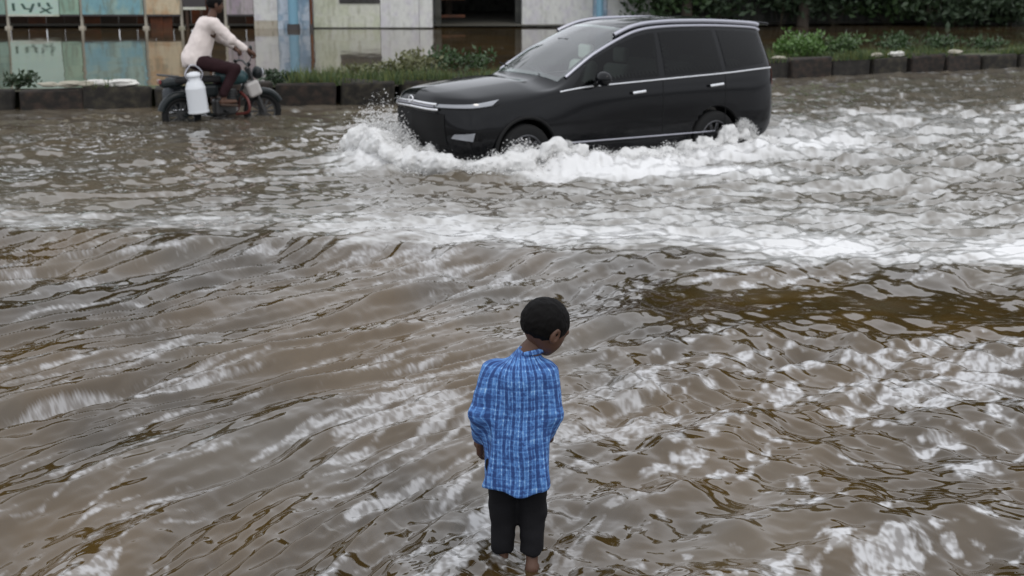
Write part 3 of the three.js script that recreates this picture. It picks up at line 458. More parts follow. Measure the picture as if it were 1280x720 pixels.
// patch of the shell, raised a little; corners [u,v]: lower front, lower back, upper back, upper front
function patch(c, lift, nu = 16, nv = 8) { return gridGeo(nu, nv, (s, t) => { const u = lerp(lerp(c[0][0], c[1][0], s), lerp(c[3][0], c[2][0], s), t), v = lerp(lerp(c[0][1], c[1][1], s), lerp(c[3][1], c[2][1], s), t); return shell(u, v).addScaledVector(shellNormal(u, v), lift); }); }
function rail(u0, u1, v0, v1, r, lift, n = 40) { const pts = []; for (let i = 0; i <= 16; i++) { const u = lerp(u0, u1, i / 16), v = lerp(v0, v1, i / 16); pts.push(shell(u, v).addScaledVector(shellNormal(u, v), lift)); } return tube(pts, r, n, 6); }
{
  const car = thing('people_carrier', 'black people carrier ploughing through the flood and throwing up spray', 'car', [CAR.x, CAR.y, -CAR.d], CAR.turn);
  const holes = [[2.75, .40], [0, .40]];
  // body: shell with wheel openings pressed inwards
  const NU = 156, NV = 84, f = (s, t) => shell(s * 13, t * 7);
  const half = gridGeo(NU, NV, f);
  { const p = half.attributes.position, ix = half.index.array, keep = []; const near = k => { const a = 1.375 - p.getX(k), y = p.getY(k); if (p.getZ(k) < .45) return; for (const [ha, r] of holes) { const dx = a - ha, dy = y - .34, q = Math.hypot(dx, dy); if (Math.abs(q - r) < .028 && q > 0) { p.setX(k, 1.375 - ha - dx / q * r); p.setY(k, .34 + dy / q * r); } } }; for (let k = 0; k < p.count; k++) near(k);
    const inHole = k => { const a = 1.375 - p.getX(k), y = p.getY(k), z = p.getZ(k); return z > .45 && holes.some(([ha, r]) => Math.hypot(a - ha, y - .34) < r + .001); }; for (let i = 0; i < ix.length; i += 3) if (!(inHole(ix[i]) && inHole(ix[i + 1]) && inHole(ix[i + 2]))) keep.push(ix[i], ix[i + 1], ix[i + 2]); 
    // window openings: drop the shell's faces there
    const open = []; const uvOf = k => [Math.floor(k / (NV + 1)) / NU * 13, (k % (NV + 1)) / NV * 7];
    const inWindow = (u, v) => (u > 5.24 && u < 6.86 && v > 5.34) || (v > 4.20 && v < 4.82 && ((u > 5.80 && u < 7.56) || (u > 7.80 && u < 8.86) || (u > 9.10 && u < 10.10))) || (u > 11.55 && v > 4.28 && v < 4.86);
    for (let i = 0; i < keep.length; i += 3) { const c = [0, 1, 2].map(j => uvOf(keep[i + j])), u = (c[0][0] + c[1][0] + c[2][0]) / 3, v = (c[0][1] + c[1][1] + c[2][1]) / 3; if (!inWindow(u, v)) open.push(keep[i], keep[i + 1], keep[i + 2]); }
    half.setIndex(open); half.computeVertexNormals(); }
  const bodyGeo = [half, flipZ(half)];
  const body = obj('body', mergeVertices(mergeGeometries(bodyGeo)), paint, car);
  for (const [ha, r] of holes) for (const s of [1, -1]) {
    const liner = new THREE.CylinderGeometry(r + .005, r + .005, .42, 28, 1, true, 0, Math.PI * 2); liner.rotateX(Math.PI / 2); liner.translate(1.375 - ha, .34, s * .66);
    const lip = new THREE.TorusGeometry(r + .004, .024, 8, 40, Math.PI * 1.05); lip.rotateZ(-.08); lip.translate(1.375 - ha, .34, s * (ha ? .895 : .885));
    obj('wheel_arch', [liner, lip, (() => { const d = new THREE.CircleGeometry(r + .005, 28); d.translate(1.375 - ha, .34, s * .46); return d; })()], plastic, car);
  }
  for (const ha of [2.75, 0]) for (const s of [1, -1]) {
    const w = new THREE.Group(); w.name = 'wheel'; w.position.set(1.375 - ha, .335, s * .80); if (s < 0) w.rotation.y = Math.PI; w.rotation.z = .4; car.add(w);
    const prof = [[.19, -.10], [.28, -.11], [.325, -.085], [.335, -.04], [.335, .04], [.325, .085], [.28, .11], [.215, .10]].map(q => new THREE.Vector2(...q)); const ty = new THREE.LatheGeometry(prof, 48); ty.rotateX(Math.PI / 2); obj('tyre', ty, rubber, w);
    const ring = new THREE.TorusGeometry(.205, .018, 8, 40); ring.translate(0, 0, .085); const spokes = [ring, cyl(.05, .045, .04, 0, 0, .08, 'z')]; for (let i = 0; i < 10; i++) { const b = box(.045, .20, .025, 0, .11, .075, .008); b.rotateZ(i / 10 * Math.PI * 2); spokes.push(b); } const barrel = new THREE.CylinderGeometry(.2, .2, .14, 32, 1, true); barrel.rotateX(Math.PI / 2);
    obj('rim', [...spokes, barrel], std(.12, .12, .125, .4, { metalness: 1 }), w); obj('brake_disc', cyl(.15, .15, .02, 0, 0, -.02, 'z', 28), std(.12, .11, .10, .5, { metalness: .8 }), w);
  }
  // glass
  obj('windscreen', gridGeo(20, 40, (s, t) => { const u = lerp(5.12, 6.93, s), w = t * 2 - 1, edge = 5.22 + .0 * s, v = 7 - Math.abs(w) * (7 - edge); const p = shell(u, v).addScaledVector(shellNormal(u, v), .005); if (w < 0) p.z = -p.z; return p; }), screenGlass, car);
  obj('tailgate_glass', gridGeo(24, 8, (s, t) => { const w = s * 2 - 1, u = 13 - Math.abs(w) * 1.6, v = lerp(4.2, 4.92, t), p = shell(u, v).addScaledVector(shellNormal(Math.min(u, 12.9), v), .005); if (w < 0) p.z = -p.z; return p; }), carGlass, car);
  // cabin
  const trim = std(.34, .33, .31, .85), pale = std(.55, .53, .49, .85);
  const seat = (name, x, z, w) => { const cushion = new RoundedBoxGeometry(.48, .16, w, 3, .06).translate(x, .62, z), back = new RoundedBoxGeometry(.16, .62, w, 3, .07); back.rotateZ(-.2); back.translate(x + .26, .95, z); const rest = new RoundedBoxGeometry(.10, .18, Math.min(.26, w * .5), 3, .04).translate(x + .34, 1.36, z); obj(name, [cushion, back, rest], pale, car); };
  seat('front_seat', -.05, .38, .5); seat('front_seat', -.05, -.38, .5); seat('middle_seat', .85, 0, 1.25); seat('rear_seat', 1.65, 0, 1.15);
  obj('dashboard', new RoundedBoxGeometry(.50, .24, 1.46, 3, .08).translate(-.66, .98, 0), trim, car);
  obj('cabin_floor', box(3.6, .06, 1.5, .75, .42, 0, .01), trim, car);
  obj('steering_wheel', (() => { const g = new THREE.TorusGeometry(.18, .018, 8, 30); g.rotateY(Math.PI / 2); g.rotateZ(.4); g.translate(-.42, 1.03, -.38); return g; })(), rubber, car);
  obj('rear_view_mirror', box(.03, .07, .22, -.30, 1.52, 0, .012), rubber, car);
  for (const s of [1, -1]) {
    const put = (name, g, mat) => obj(name, s > 0 ? g : flipZ(g), mat, car);
    put('front_window', patch([[5.55, 4.16], [7.62, 4.12], [7.62, 4.88], [5.78, 4.86]], .005, 24, 8), carGlass);
    put('rear_window', patch([[7.74, 4.12], [8.92, 4.12], [8.92, 4.88], [7.74, 4.88]], .005), carGlass);
    put('quarter_window', patch([[9.04, 4.12], [10.25, 4.20], [10.12, 4.84], [9.04, 4.88]], .005), carGlass);
    put('headlight', patch([[1.0, 4.02], [2.75, 4.02], [3.05, 4.42], [1.0, 4.30]], .012, 20, 6), lens);
    put('headlight_surround', patch([[.9, 3.90], [2.9, 3.93], [3.1, 4.02], [.9, 4.0]], .008, 20, 3), plastic);
    put('fog_lamp_surround', patch([[1.45, 2.55], [2.1, 2.45], [2.2, 2.85], [1.55, 2.75]], .014, 10, 5), lens);
    put('tail_light', patch([[10.7, 3.6], [11.5, 3.6], [11.4, 4.5], [10.8, 4.4]], .008, 8, 8), redLens);
    put('belt_trim', rail(5.1, 10.75, 4.03, 4.03, .010, .004), chrome);
    put('sill_trim', rail(4.75, 8.75, 2.0, 2.0, .012, .008), satin);
    put('roof_rail', rail(6.6, 10.3, 5.35, 5.28, .026, .035), satin);
    put('roof_edge_trim', rail(5.3, 10.6, 5.10, 5.06, .022, .004), satin);
    for (const [u0, u1] of [[7.05, 7.32], [8.60, 8.88]]) put('door_handle', rail(u0, u1, 3.72, 3.74, .019, .026, 12), chrome);
    for (const u of [7.68, 8.98]) put('door_gap', rail(u, u, 2.2, 4.0, .004, .001, 24), rubber);
    const mg = new THREE.SphereGeometry(1, 20, 14); mg.scale(.085, .085, .125); mg.translate(-.42, 1.15, s * 1.03); obj('mirror', mg, paint, car); obj('mirror_arm', tube([[-.44, 1.06, s * .86], [-.43, 1.09, s * .95], [-.42, 1.12, s * 1.0]], .025, 8, 8), plastic, car);
  }
  const across = (v, r, u1, lift = .02) => { const pts = []; for (let i = -12; i <= 12; i++) { const u = Math.abs(i) / 12 * u1, p = shell(u, v).addScaledVector(shellNormal(Math.max(u, .05), v), lift); if (i < 0) p.z = -p.z; if (i === 0) p.z = 0; pts.push(p); } return tube(pts, r, 50, 8); };
  obj('grille_bar', across(4.25, .016, 1.1), chrome, car); obj('grille_bar', across(3.85, .015, 1.15), chrome, car); obj('grille_bar', across(4.05, .009, 1.0), satin, car);
  obj('grille', gridGeo(24, 8, (s, t) => { const w = s * 2 - 1, u = Math.abs(w) * 1.3, v = lerp(2.2, 3.65, t); const p = shell(u, v).addScaledVector(shellNormal(Math.max(u, .05), v), .008); if (w < 0) p.z = -p.z; return p; }), plastic, car);
  obj('emblem', (() => { const g = new THREE.TorusGeometry(.042, .007, 8, 28); g.scale(1.3, 1, 1); g.rotateY(-Math.PI / 2); g.translate(-2.385, .93, 0); return g; })(), chrome, car);
  for (const z of [.25, -.35]) obj('wiper', tube([[-.93, 1.17, z + .2], [-.85, 1.21, z], [-.80, 1.24, z - .32]], .010, 12, 6), rubber, car);
  obj('spoiler', (() => { const g = new RoundedBoxGeometry(.22, .035, 1.0, 3, .016); g.rotateZ(-.12); g.translate(2.42, 1.69, 0); return g; })(), paint, car);
}

// ---------------------------------------------------------------- people
const skinDark = phys(.085, .042, .026, .55, { ior: 1.4 }), hairMat = std(.0045, .0040, .0038, .7, { specularIntensity: .2 });
function hand(f, cell, wrist, dir, palmN, size, curl, side) {  // builds a hand's field: palm, four fingers, a thumb
  const D = V(...dir).normalize(), Nn = V(...palmN); Nn.addScaledVector(D, -Nn.dot(D)).normalize(); const S = V().crossVectors(D, Nn).multiplyScalar(side);
  const at = (a, s, n) => V(...wrist).addScaledVector(D, a * size).addScaledVector(S, s * size).addScaledVector(Nn, n * size).toArray(), bones = [];
  bones.push([at(0, 0, 0), .19 * size, at(.3, .02, 0), .22 * size]);
  for (const s of [-.24, -.08, .08, .24]) bones.push([at(.1, s * .6, 0), .15 * size, at(.55, s, 0), .13 * size]);
  [[-.24, .34], [-.08, .43], [.08, .46], [.24, .40]].forEach(([s, L]) => { let a = .56, n = 0, ang = curl * .5, p = at(a, s, n), r = .085; for (let k = 0; k < 3; k++) { const l = L * [.45, .32, .23][k]; a += l * Math.cos(ang); n += l * Math.sin(ang); const q = at(a, s * 1.04, n); bones.push([p, r * size, q, r * .9 * size]); p = q; r *= .9; ang += curl; } });
  bones.push([at(.14, .2, .03), .11 * size, at(.36, .42, .14), .095 * size]); bones.push([at(.36, .42, .14), .095 * size, at(.58, .44, .22), .075 * size]);
  const box = [[1e9, 1e9, 1e9], [-1e9, -1e9, -1e9]]; for (const b of bones) for (const q of [b[0], b[2]]) for (let k = 0; k < 3; k++) { box[0][k] = Math.min(box[0][k], q[k] - .3 * size); box[1][k] = Math.max(box[1][k], q[k] + .3 * size); }
  return netMesh((x, y, z) => { let d = 1e9; for (const b of bones) d = smin(d, limb([x, y, z], ...b), .035 * size); return d; }, box[0], box[1], cell);
}
function headMesh(c, R, k, cell) {     // c centre, R rotation, k scale (1 = 0.2 m tall head); face looks along local -z
  const inv = R.clone().invert(), q = V();
  return netMesh((x, y, z) => {
    q.set(x - c[0], y - c[1], z - c[2]).applyMatrix4(inv).divideScalar(k); const p = [q.x, q.y, q.z], ax = Math.abs(q.x), pm = [ax, q.y, q.z];
    let d = ellip(p, [0, .02, .012], [.074, .083, .092]); d = smin(d, ellip(p, [0, -.035, -.03], [.056, .06, .058]), .04);
    d = smin(d, limb(p, [0, -.06, -.052], .024, [0, -.075, -.058], .02), .02);                       // chin
    d = smin(d, limb(p, [0, .012, -.082], .008, [0, -.018, -.100], .013), .012);                     // nose
    d = smin(d, limb(pm, [.008, -.02, -.092], .009, [.014, -.02, -.088], .008), .008);
    d = smin(d, limb(pm, [.02, .022, -.077], .010, [.045, .020, -.066], .009), .015);                // brow
    d = smax(d, -(Math.hypot(ax - .031, q.y - .004, q.z + .086) - .015), .012);                      // eye sockets
    d = smin(d, Math.hypot(ax - .031, q.y - .003, q.z + .070) - .0125, .003);
    d = smin(d, limb(pm, [0, -.040, -.082], .010, [.018, -.041, -.074], .006), .006); d = smax(d, -limb(pm, [0, -.0405, -.095], .0025, [.02, -.042, -.084], .002), .003);
    let e = ellip(pm, [.078, -.004, .010], [.011, .030, .020]); e = smax(e, -ellip(pm, [.088, -.002, .006], [.010, .018, .011]), .006); d = smin(d, e, .008);   // ears
    return d * k;
  }, c.map(v => v - .135 * k), c.map(v => v + .135 * k), cell);
}
function hairMesh(c, R, k, cell, seed, low = -.05) {
  const inv = R.clone().invert(), q = V();
  return netMesh((x, y, z) => {
    q.set(x - c[0], y - c[1], z - c[2]).applyMatrix4(inv).divideScalar(k); const p = [q.x, q.y, q.z];
    let d = ellip(p, [0, .024, .013], [.081, .088, .100]); const line = low + .075 * sstep(.0, -.085, q.z) + .018 * sstep(.05, .08, Math.abs(q.x));   // nape low, forehead high, lifted over the ears
    d = smax(d, line - q.y, .02); d = smax(d, -(q.z + .078 - Math.max(0, q.y - .055) * .6), .015);
    return (d + .0030 * N2(q.x * 40, q.y * 40, q.z * 40 + seed) + .0018 * N2(q.x * 140, q.y * 60, q.z * 140 + seed)) * k;
  }, c.map(v => v - .14 * k), c.map(v => v + .14 * k), cell);
}
const turnM = (x, y, z) => new THREE.Matrix4().makeRotationFromEuler(new THREE.Euler(x, y, z, 'YXZ'));
{ // the boy
  const B = thing('person', 'child in a blue checked shirt and dark trousers standing in shallow flood water, back turned', 'person', [BOY.x, -.085, -BOY.d], -.12); B.scale.setScalar(.97);
  const J = { pel: [0, .50, 0], chest: [.01, .80, -.01], neck: [.045, .945, -.015], head: [.105, 1.045, -.035], sl: [-.100, .872, -.005], sr: [.116, .872, -.01], el: [-.152, .70, .035], wl: [-.162, .555, -.085], er: [.142, .70, .0], wr: [.115, .575, -.13], hl: [-.060, .48, 0], hr: [.060, .48, 0], kl: [-.058, .285, -.01], kr: [.060, .285, -.025], al: [-.058, .065, .02], ar: [.066, .085, .045] };
  const skin = netMesh((x, y, z) => { const p = [x, y, z]; let d = limb(p, J.pel, .085, J.chest, .085); d = smin(d, limb(p, J.chest, .075, J.neck, .04), .05); d = smin(d, limb(p, J.neck, .036, J.head, .036), .03); for (const [s, e, w] of [['sl', 'el', 'wl'], ['sr', 'er', 'wr']]) { d = smin(d, limb(p, J[s], .036, J[e], .026), .03); d = smin(d, limb(p, J[e], .025, J[w], .017), .02); } for (const [h, k, a] of [['hl', 'kl', 'al'], ['hr', 'kr', 'ar']]) { d = smin(d, limb(p, J[h], .06, J[k], .042), .03); d = smin(d, limb(p, J[k], .038, J[a], .024), .03); const f = J[a]; d = smin(d, limb(p, [f[0], f[1] - .03, f[2] + .015], .028, [f[0] + .012, .022, f[2] - .075], .022), .02); d = smin(d, limb(p, [f[0] - .012, .02, f[2] - .07], .016, [f[0] - .012, .016, f[2] - .105], .012), .015); d = smin(d, limb(p, [f[0] + .02, .02, f[2] - .06], .015, [f[0] + .026, .014, f[2] - .095], .01), .015); } return d; }, [-.26, -.01, -.2], [.24, 1.06, .13], .009);
  const R = turnM(-.42, -.75, -.20), hk = 1.08;
  obj('body', mergeGeometries([skin, headMesh(J.head, R, hk, .0036), hand(0, .003, J.wl, [-.10, -.8, -.5], [1, 0, -.2], .115, .35, -1), hand(0, .003, J.wr, [-.1, -.35, -1], [-1, -.3, 0], .115, .5, 1)].map(g => { g.deleteAttribute('uv'); return g; })), skinDark, B);
  obj('hair', hairMesh(J.head, R, hk, .0036, 3), hairMat, B);
  // checked shirt: loose, untucked, with folds
  const shirtF = (x, y, z) => {
    const p = [x, y, z]; let d = 1e9; const t = clamp((y - .38) / .52), cx = lerp(0, .012, t), wx = lerp(.142, .122, t) * (1 - .55 * sstep(.86, .97, y)), wz = lerp(.118, .092, t) * (1 - .35 * sstep(.84, .96, y));
    const a = Math.atan2(z, x - cx), r = Math.hypot((x - cx) / wx, z / wz);
    d = (r - 1) * Math.min(wx, wz) + .008 * Math.sin(a * 6 + y * 5 + 3 * N2(x * 5, y * 4, z * 5)) * sstep(.95, .45, y) + .012 * N2(x * 8, y * 5, z * 8);
    d = smax(d, y - .935 + .30 * Math.max(0, Math.abs(x - .03) - .05), .05); d = smax(d, .392 + .012 * Math.sin(a * 3 + 1) - y, .012);
    let s = limb(p, J.sl, .044, J.el, .038); s = smin(s, limb(p, J.el, .037, [-.161, .57, -.068], .030), .02); let s2 = limb(p, J.sr, .044, J.er, .038); s2 = smin(s2, limb(p, J.er, .037, [.12, .595, -.105], .030), .02); s = Math.min(s, s2) + .005 * N2(x * 30, y * 22, z * 30);
    d = smin(d, s, .05); d = smin(d, limb(p, [J.neck[0] - .01, .925, J.neck[2]], .052, [J.neck[0], .95, J.neck[2] - .005], .046), .03); d = smax(d, -limb(p, [J.neck[0], .95, J.neck[2] - .01], .040, [J.neck[0] + .04, 1.05, J.neck[2] - .02], .05), .008);
    return d;
  };
  const shirt = netMesh(shirtF, [-.27, .33, -.2], [.25, 1.0, .17], .0062);
  { const p = shirt.attributes.position, uv = []; for (let i = 0; i < p.count; i++) { const x = p.getX(i), y = p.getY(i), z = p.getZ(i); uv.push((Math.atan2(x - .005, z + .02) * .125 + .01 * N2(x * 8, y * 6, z * 8)) / .20, (y + .006 * N2(x * 9, y * 7, 4)) / .20); } shirt.setAttribute('uv', new THREE.Float32BufferAttribute(uv, 2)); }
  const check = patchTexture(256, 256, (u, v) => {
    const w = (k, n, d) => { const f = (k * n) % 1; return f < d ? 1 : 0; };
    const du = u + .012 * fbm(u * 5, v * 5, 9), dv = v + .012 * fbm(u * 5, v * 5, 19), warp = .50 * w(du + 1, 6, .45) + .66 * w(du + 1.02, 12, .30), weft = .30 * w(dv + 1, 5, .42) + .34 * w(dv + 1.03, 10, .32), th = .10 * ((Math.floor(u * 128) + Math.floor(v * 128)) % 2) + .45 * fbm(u * 4, v * 4, 4) + .5 * fbm(u * 20, v * 14, 6);
    const s = clamp((warp + weft) * .42 + th - .05); let c = mix3([.13, .24, .45], [.32, .51, .75], sstep(0, .5, s)); c = mix3(c, [.74, .86, .95], sstep(.5, .95, s)); return c;
  });
  const cloth = std(1, 1, 1, .85, { map: check }), shirtPart = obj('shirt', shirt, cloth, B);
  { const pts = []; for (let i = 0; i < 18; i++) { const a = i / 18 * 6.2832; pts.push([J.neck[0] + .004 + .050 * Math.cos(a), .945 + .010 * Math.sin(a) + .012 * Math.cos(a), J.neck[2] - .004 + .048 * Math.sin(a)]); } const g = tube(pts, .0105, 60, 8, true), u = g.attributes.uv; for (let i = 0; i < u.count; i++) u.setXY(i, u.getX(i) * 2, u.getY(i) * .25); obj('collar', g, cloth, shirtPart); }
  const tr = netMesh((x, y, z) => { const p = [x, y, z]; let d = limb(p, [0, .52, 0], .088, [0, .46, .005], .090); for (const [h, k, a] of [['hl', 'kl', 'al'], ['hr', 'kr', 'ar']]) { d = smin(d, limb(p, J[h], .068, J[k], .053), .02); d = smin(d, limb(p, J[k], .053, [J[a][0], .06, J[a][2]], .045), .03); } d = smax(d, .112 + .014 * N2(x * 20, z * 20, 4) - y, .01); return d + .005 * N2(x * 16, y * 24, z * 16); }, [-.2, .03, -.18], [.2, .66, .18], .0075);
  obj('trousers', tr, std(.008, .0078, .009, .8, { specularIntensity: .25 }), B);
  for (const a of [J.al, J.ar]) { const s = new THREE.Shape(); s.absellipse(0, 0, .036, .085, 0, 6.3); const g = new THREE.ExtrudeGeometry(s, { depth: .012, bevelEnabled: true, bevelSize: .003, bevelThickness: .003 }); g.rotateX(Math.PI / 2); if (a[2] > .03) g.rotateX(.22); g.translate(a[0] + .005, a[1] - .053, a[2] - .03); obj('sandal', g, std(.28, .075, .025, .7), B); }
}
// ---------------------------------------------------------------- motorbike, its rider and the milk can
const BIKE = { x: sideAt(277, 20.2), d: 20.2, turn: .50 };
{
  const b = thing('motorbike', 'dark commuter motorbike with red engine guard wading along the far kerb', 'motorbike', [BIKE.x, -.21, -BIKE.d], BIKE.turn); b.scale.setScalar(.96);
  const dark = phys(.010, .014, .015, .35, { specularIntensity: .6 }), red = phys(.10, .018, .014, .5), teal = phys(.02, .06, .065, .35), grey = std(.07, .07, .07, .5, { metalness: .6 });
  for (const x of [-.62, .66]) { const w = new THREE.Group(); w.name = 'wheel'; w.position.set(x, .30, 0); b.add(w); obj('tyre', new THREE.TorusGeometry(.255, .05, 12, 40), rubber, w); const sp = []; for (let i = 0; i < 6; i++) { const g = box(.03, .42, .02, 0, 0, 0, .006); g.rotateZ(i / 6 * Math.PI); sp.push(g); } obj('rim', [new THREE.TorusGeometry(.205, .016, 8, 36), cyl(.05, .05, .10, 0, 0, 0, 'z'), ...sp], grey, w); }
  obj('frame', [tube([[.45, .86, 0], [.30, .58, 0], [.15, .32, 0], [-.20, .30, 0], [-.32, .48, 0]], .024), tube([[.44, .88, 0], [.1, .74, 0], [-.3, .70, 0], [-.78, .74, 0]], .024), tube([[-.20, .34, .11], [-.62, .30, .11]], .022, 8), tube([[-.20, .34, -.11], [-.62, .30, -.11]], .022, 8)], dark, b);
  obj('engine', [new RoundedBoxGeometry(.34, .26, .22, 3, .05).translate(.05, .40, 0), cyl(.085, .08, .22, .17, .55, 0, 'y', 18), ...[0, 1, 2, 3].map(i => cyl(.10, .10, .012, .17, .48 + i * .045, 0, 'y', 18))], grey, b);
  const tank = new THREE.SphereGeometry(1, 28, 20); tank.scale(.27, .135, .135); tank.rotateZ(-.10); tank.translate(.19, .86, 0); obj('tank', tank, teal, b);
  obj('seat', (() => { const g = new RoundedBoxGeometry(.72, .10, .24, 4, .045); g.translate(-.36, .83, 0); return g; })(), std(.012, .011, .011, .75), b);
  obj('side_cover', [new RoundedBoxGeometry(.34, .20, .24, 3, .06).translate(-.22, .66, 0)], dark, b);
  obj('tail_cowl', (() => { const g = new RoundedBoxGeometry(.36, .12, .20, 3, .05); g.rotateZ(.12); g.translate(-.74, .80, 0); return g; })(), dark, b);
  obj('tail_light', box(.04, .07, .14, -.93, .82, 0, .015), redLens, b);
  const fender = (x, r, a0, a1) => { const t = new THREE.TorusGeometry(r, .062, 8, 24, a1 - a0); t.rotateZ(a0); t.scale(1, 1, 1.15); t.translate(x, .30, 0); return t; };
  obj('mudguard', fender(.66, .31, .5, 2.6), dark, b); obj('mudguard', fender(-.62, .31, .7, 2.9), dark, b);
  for (const s of [.075, -.075]) { obj('fork', tube([[.66, .30, s], [.53, .68, s], [.44, .98, s]], .026, 10, 8), grey, b); obj('shock', cyl(.035, .035, .36, -.52, .52, s * 1.5, 'y', 12), grey, b); }
  const hl = new THREE.Group(); hl.name = 'headlight'; hl.position.set(.60, .90, 0); b.add(hl); const bowl = new THREE.SphereGeometry(.10, 20, 14); bowl.scale(.8, 1, 1); obj('shell', bowl, dark, hl); obj('lens', (() => { const g = new THREE.SphereGeometry(.088, 20, 12, 0, 6.3, 0, 1.2); g.rotateZ(-Math.PI / 2); g.translate(.025, 0, 0); return g; })(), lens, hl);
  obj('leg_shield', (() => { const g = new RoundedBoxGeometry(.22, .24, .32, 3, .05); g.rotateZ(.35); g.translate(.50, .66, 0); return g; })(), std(.42, .40, .38, .4), b);
  obj('handlebar', tube([[.36, 1.06, .36], [.42, 1.08, .18], [.46, 1.0, 0], [.42, 1.08, -.18], [.36, 1.06, -.36]], .016, 30), grey, b);
  for (const s of [.34, -.34]) { obj('grip', tube([[.355, 1.055, s + .05], [.375, 1.065, s - .07]], .022, 4), rubber, b); obj('mirror', [tube([[.40, 1.07, s * .75], [.42, 1.20, s * .95], [.40, 1.27, s]], .007, 10, 6), (() => { const g = new THREE.SphereGeometry(1, 14, 10); g.scale(.02, .045, .065); g.translate(.40, 1.30, s); return g; })()], dark, b); }
  obj('engine_guard', tube([[.30, .62, .06], [.36, .50, .24], [.36, .34, .26], [.22, .28, .06]], .022, 24), red, b); obj('engine_guard', tube([[.30, .62, -.06], [.36, .50, -.24], [.36, .34, -.26], [.22, .28, -.06]], .022, 24), red, b);
  obj('exhaust', [tube([[.22, .50, -.10], [.28, .32, -.13], [.05, .24, -.15], [-.35, .28, -.16]], .022), cyl(.045, .055, .48, -.60, .33, -.17, 'x', 16)], chrome, b);
  obj('foot_peg', cyl(.016, .016, .20, .02, .34, .20, 'z', 10), rubber, b); obj('foot_peg', cyl(.016, .016, .20, .02, .34, -.20, 'z', 10), rubber, b);
  obj('luggage_rack', tube([[-.60, .88, .10], [-.92, .92, .10], [-.92, .92, -.10], [-.60, .88, -.10]], .012, 20), grey, b); obj('can_hook', tube([[-.40, .74, .12], [-.41, .86, .26], [-.42, .98, .31], [-.42, .95, .34]], .010, 12), grey, b);
  // rider, astride: hips on the seat, leaning to the bars
  const P = thing('person', 'motorbike rider in a pale pink shirt leaning towards the handlebar', 'person', [BIKE.x, -.16, -BIKE.d], BIKE.turn);
  P.scale.setScalar(1.06);
  const K = { pel: [-.30, .97, 0], chest: [-.16, 1.33, 0], neck: [-.06, 1.56, 0], head: [-.01, 1.71, 0] };
  const arms = [1, -1].map(s => ({ sh: [-.10, 1.47, s * .19], el: [.11, 1.25, s * .27], wr: [.32, 1.105, s * .32] })), legs = [1, -1].map(s => ({ h: [-.28, .94, s * .11], k: [.16, .84, s * .21], a: [-.02, .46, s * .21], t: [.14, .40, s * .22] }));
  const skin = netMesh((x, y, z) => { const p = [x, y, z]; let d = limb(p, K.pel, .12, K.chest, .13); d = smin(d, limb(p, K.chest, .12, K.neck, .055), .06); d = smin(d, limb(p, K.neck, .052, K.head, .052), .03); for (const a of arms) { d = smin(d, limb(p, a.sh, .055, a.el, .042), .04); d = smin(d, limb(p, a.el, .041, a.wr, .027), .03); } for (const l of legs) { d = smin(d, limb(p, l.h, .085, l.k, .06), .05); d = smin(d, limb(p, l.k, .056, l.a, .036), .04); d = smin(d, limb(p, [l.a[0] - .03, l.a[1] - .06, l.a[2]], .038, l.t, .03), .03); } return d; }, [-.5, .3, -.42], [.45, 1.85, .42], .018);
  const R = turnM(-.1, -Math.PI / 2, 0);
  obj('body', mergeGeometries([skin, headMesh(K.head, R, 1.12, .006), ...arms.map((a, i) => hand(0, .006, a.wr, [.5, -.35, 0], [.5, -1, 0], .17, .9, i ? -1 : 1))].map(g => { g.deleteAttribute('uv'); return g; })), skinDark, P);
  obj('hair', hairMesh(K.head, R, 1.12, .006, 8), hairMat, P);
  obj('shirt', netMesh((x, y, z) => { const p = [x, y, z]; let d = limb(p, [-.325, .98, 0], .190, [-.16, 1.38, 0], .145); d = smin(d, limb(p, [-.13, 1.46, .10], .10, [-.13, 1.46, -.10], .10), .08); for (const a of arms) { let s = limb(p, a.sh, .078, a.el, .064); s = smin(s, limb(p, a.el, .062, [lerp(a.el[0], a.wr[0], .85), lerp(a.el[1], a.wr[1], .85), lerp(a.el[2], a.wr[2], .85)], .042), .03); d = smin(d, s, .05); } d = smax(d, .90 + .03 * N2(x * 9, z * 9, 3) - y, .02); d = smax(d, y - 1.56, .03); return d + .016 * N2(x * 9, y * 6, z * 9) + .009 * N2(x * 22, y * 14, z * 22); }, [-.56, .84, -.44], [.42, 1.6, .44], .013), std(.66, .585, .55, .85), P);
  obj('trousers', netMesh((x, y, z) => { const p = [x, y, z]; let d = ellip(p, [-.29, .95, 0], [.16, .12, .19]); for (const l of legs) { d = smin(d, limb(p, l.h, .105, l.k, .082), .05); d = smin(d, limb(p, l.k, .080, [l.a[0], l.a[1] + .06, l.a[2]], .062), .03); } return d + .008 * N2(x * 12, y * 12, z * 12); }, [-.52, .4, -.36], [.34, 1.12, .36], .015), std(.024, .010, .012, .8, { specularIntensity: .3 }), P);
  for (const l of legs) { const g = new RoundedBoxGeometry(.25, .035, .095, 3, .015); g.rotateZ(-.1); g.translate(.05, l.a[1] - .105, l.a[2]); obj('sandal', g, std(.05, .03, .02, .8), P); }
  // milk can hung at the near side
  const c = thing('milk_can', 'white metal milk can hanging beside the rear wheel of the motorbike', 'milk can', [BIKE.x, -.16, -BIKE.d], BIKE.turn);
  const hang = new THREE.Matrix4().makeRotationZ(.09).scale(V(.98, 1.06, .98)).setPosition(-.42, .29, .30), lathe = (pr, n = 36) => { const g = new THREE.LatheGeometry(pr.map(q => new THREE.Vector2(...q)), n); g.applyMatrix4(hang); return g; }, white = phys(.64, .66, .68, .4);
  obj('can_body', lathe([[0, 0], [.145, 0], [.155, .012], [.155, .03], [.148, .04], [.146, .32], [.150, .335], [.146, .35], [.118, .42], [.088, .455], [.086, .50], [.098, .515]]), white, c);
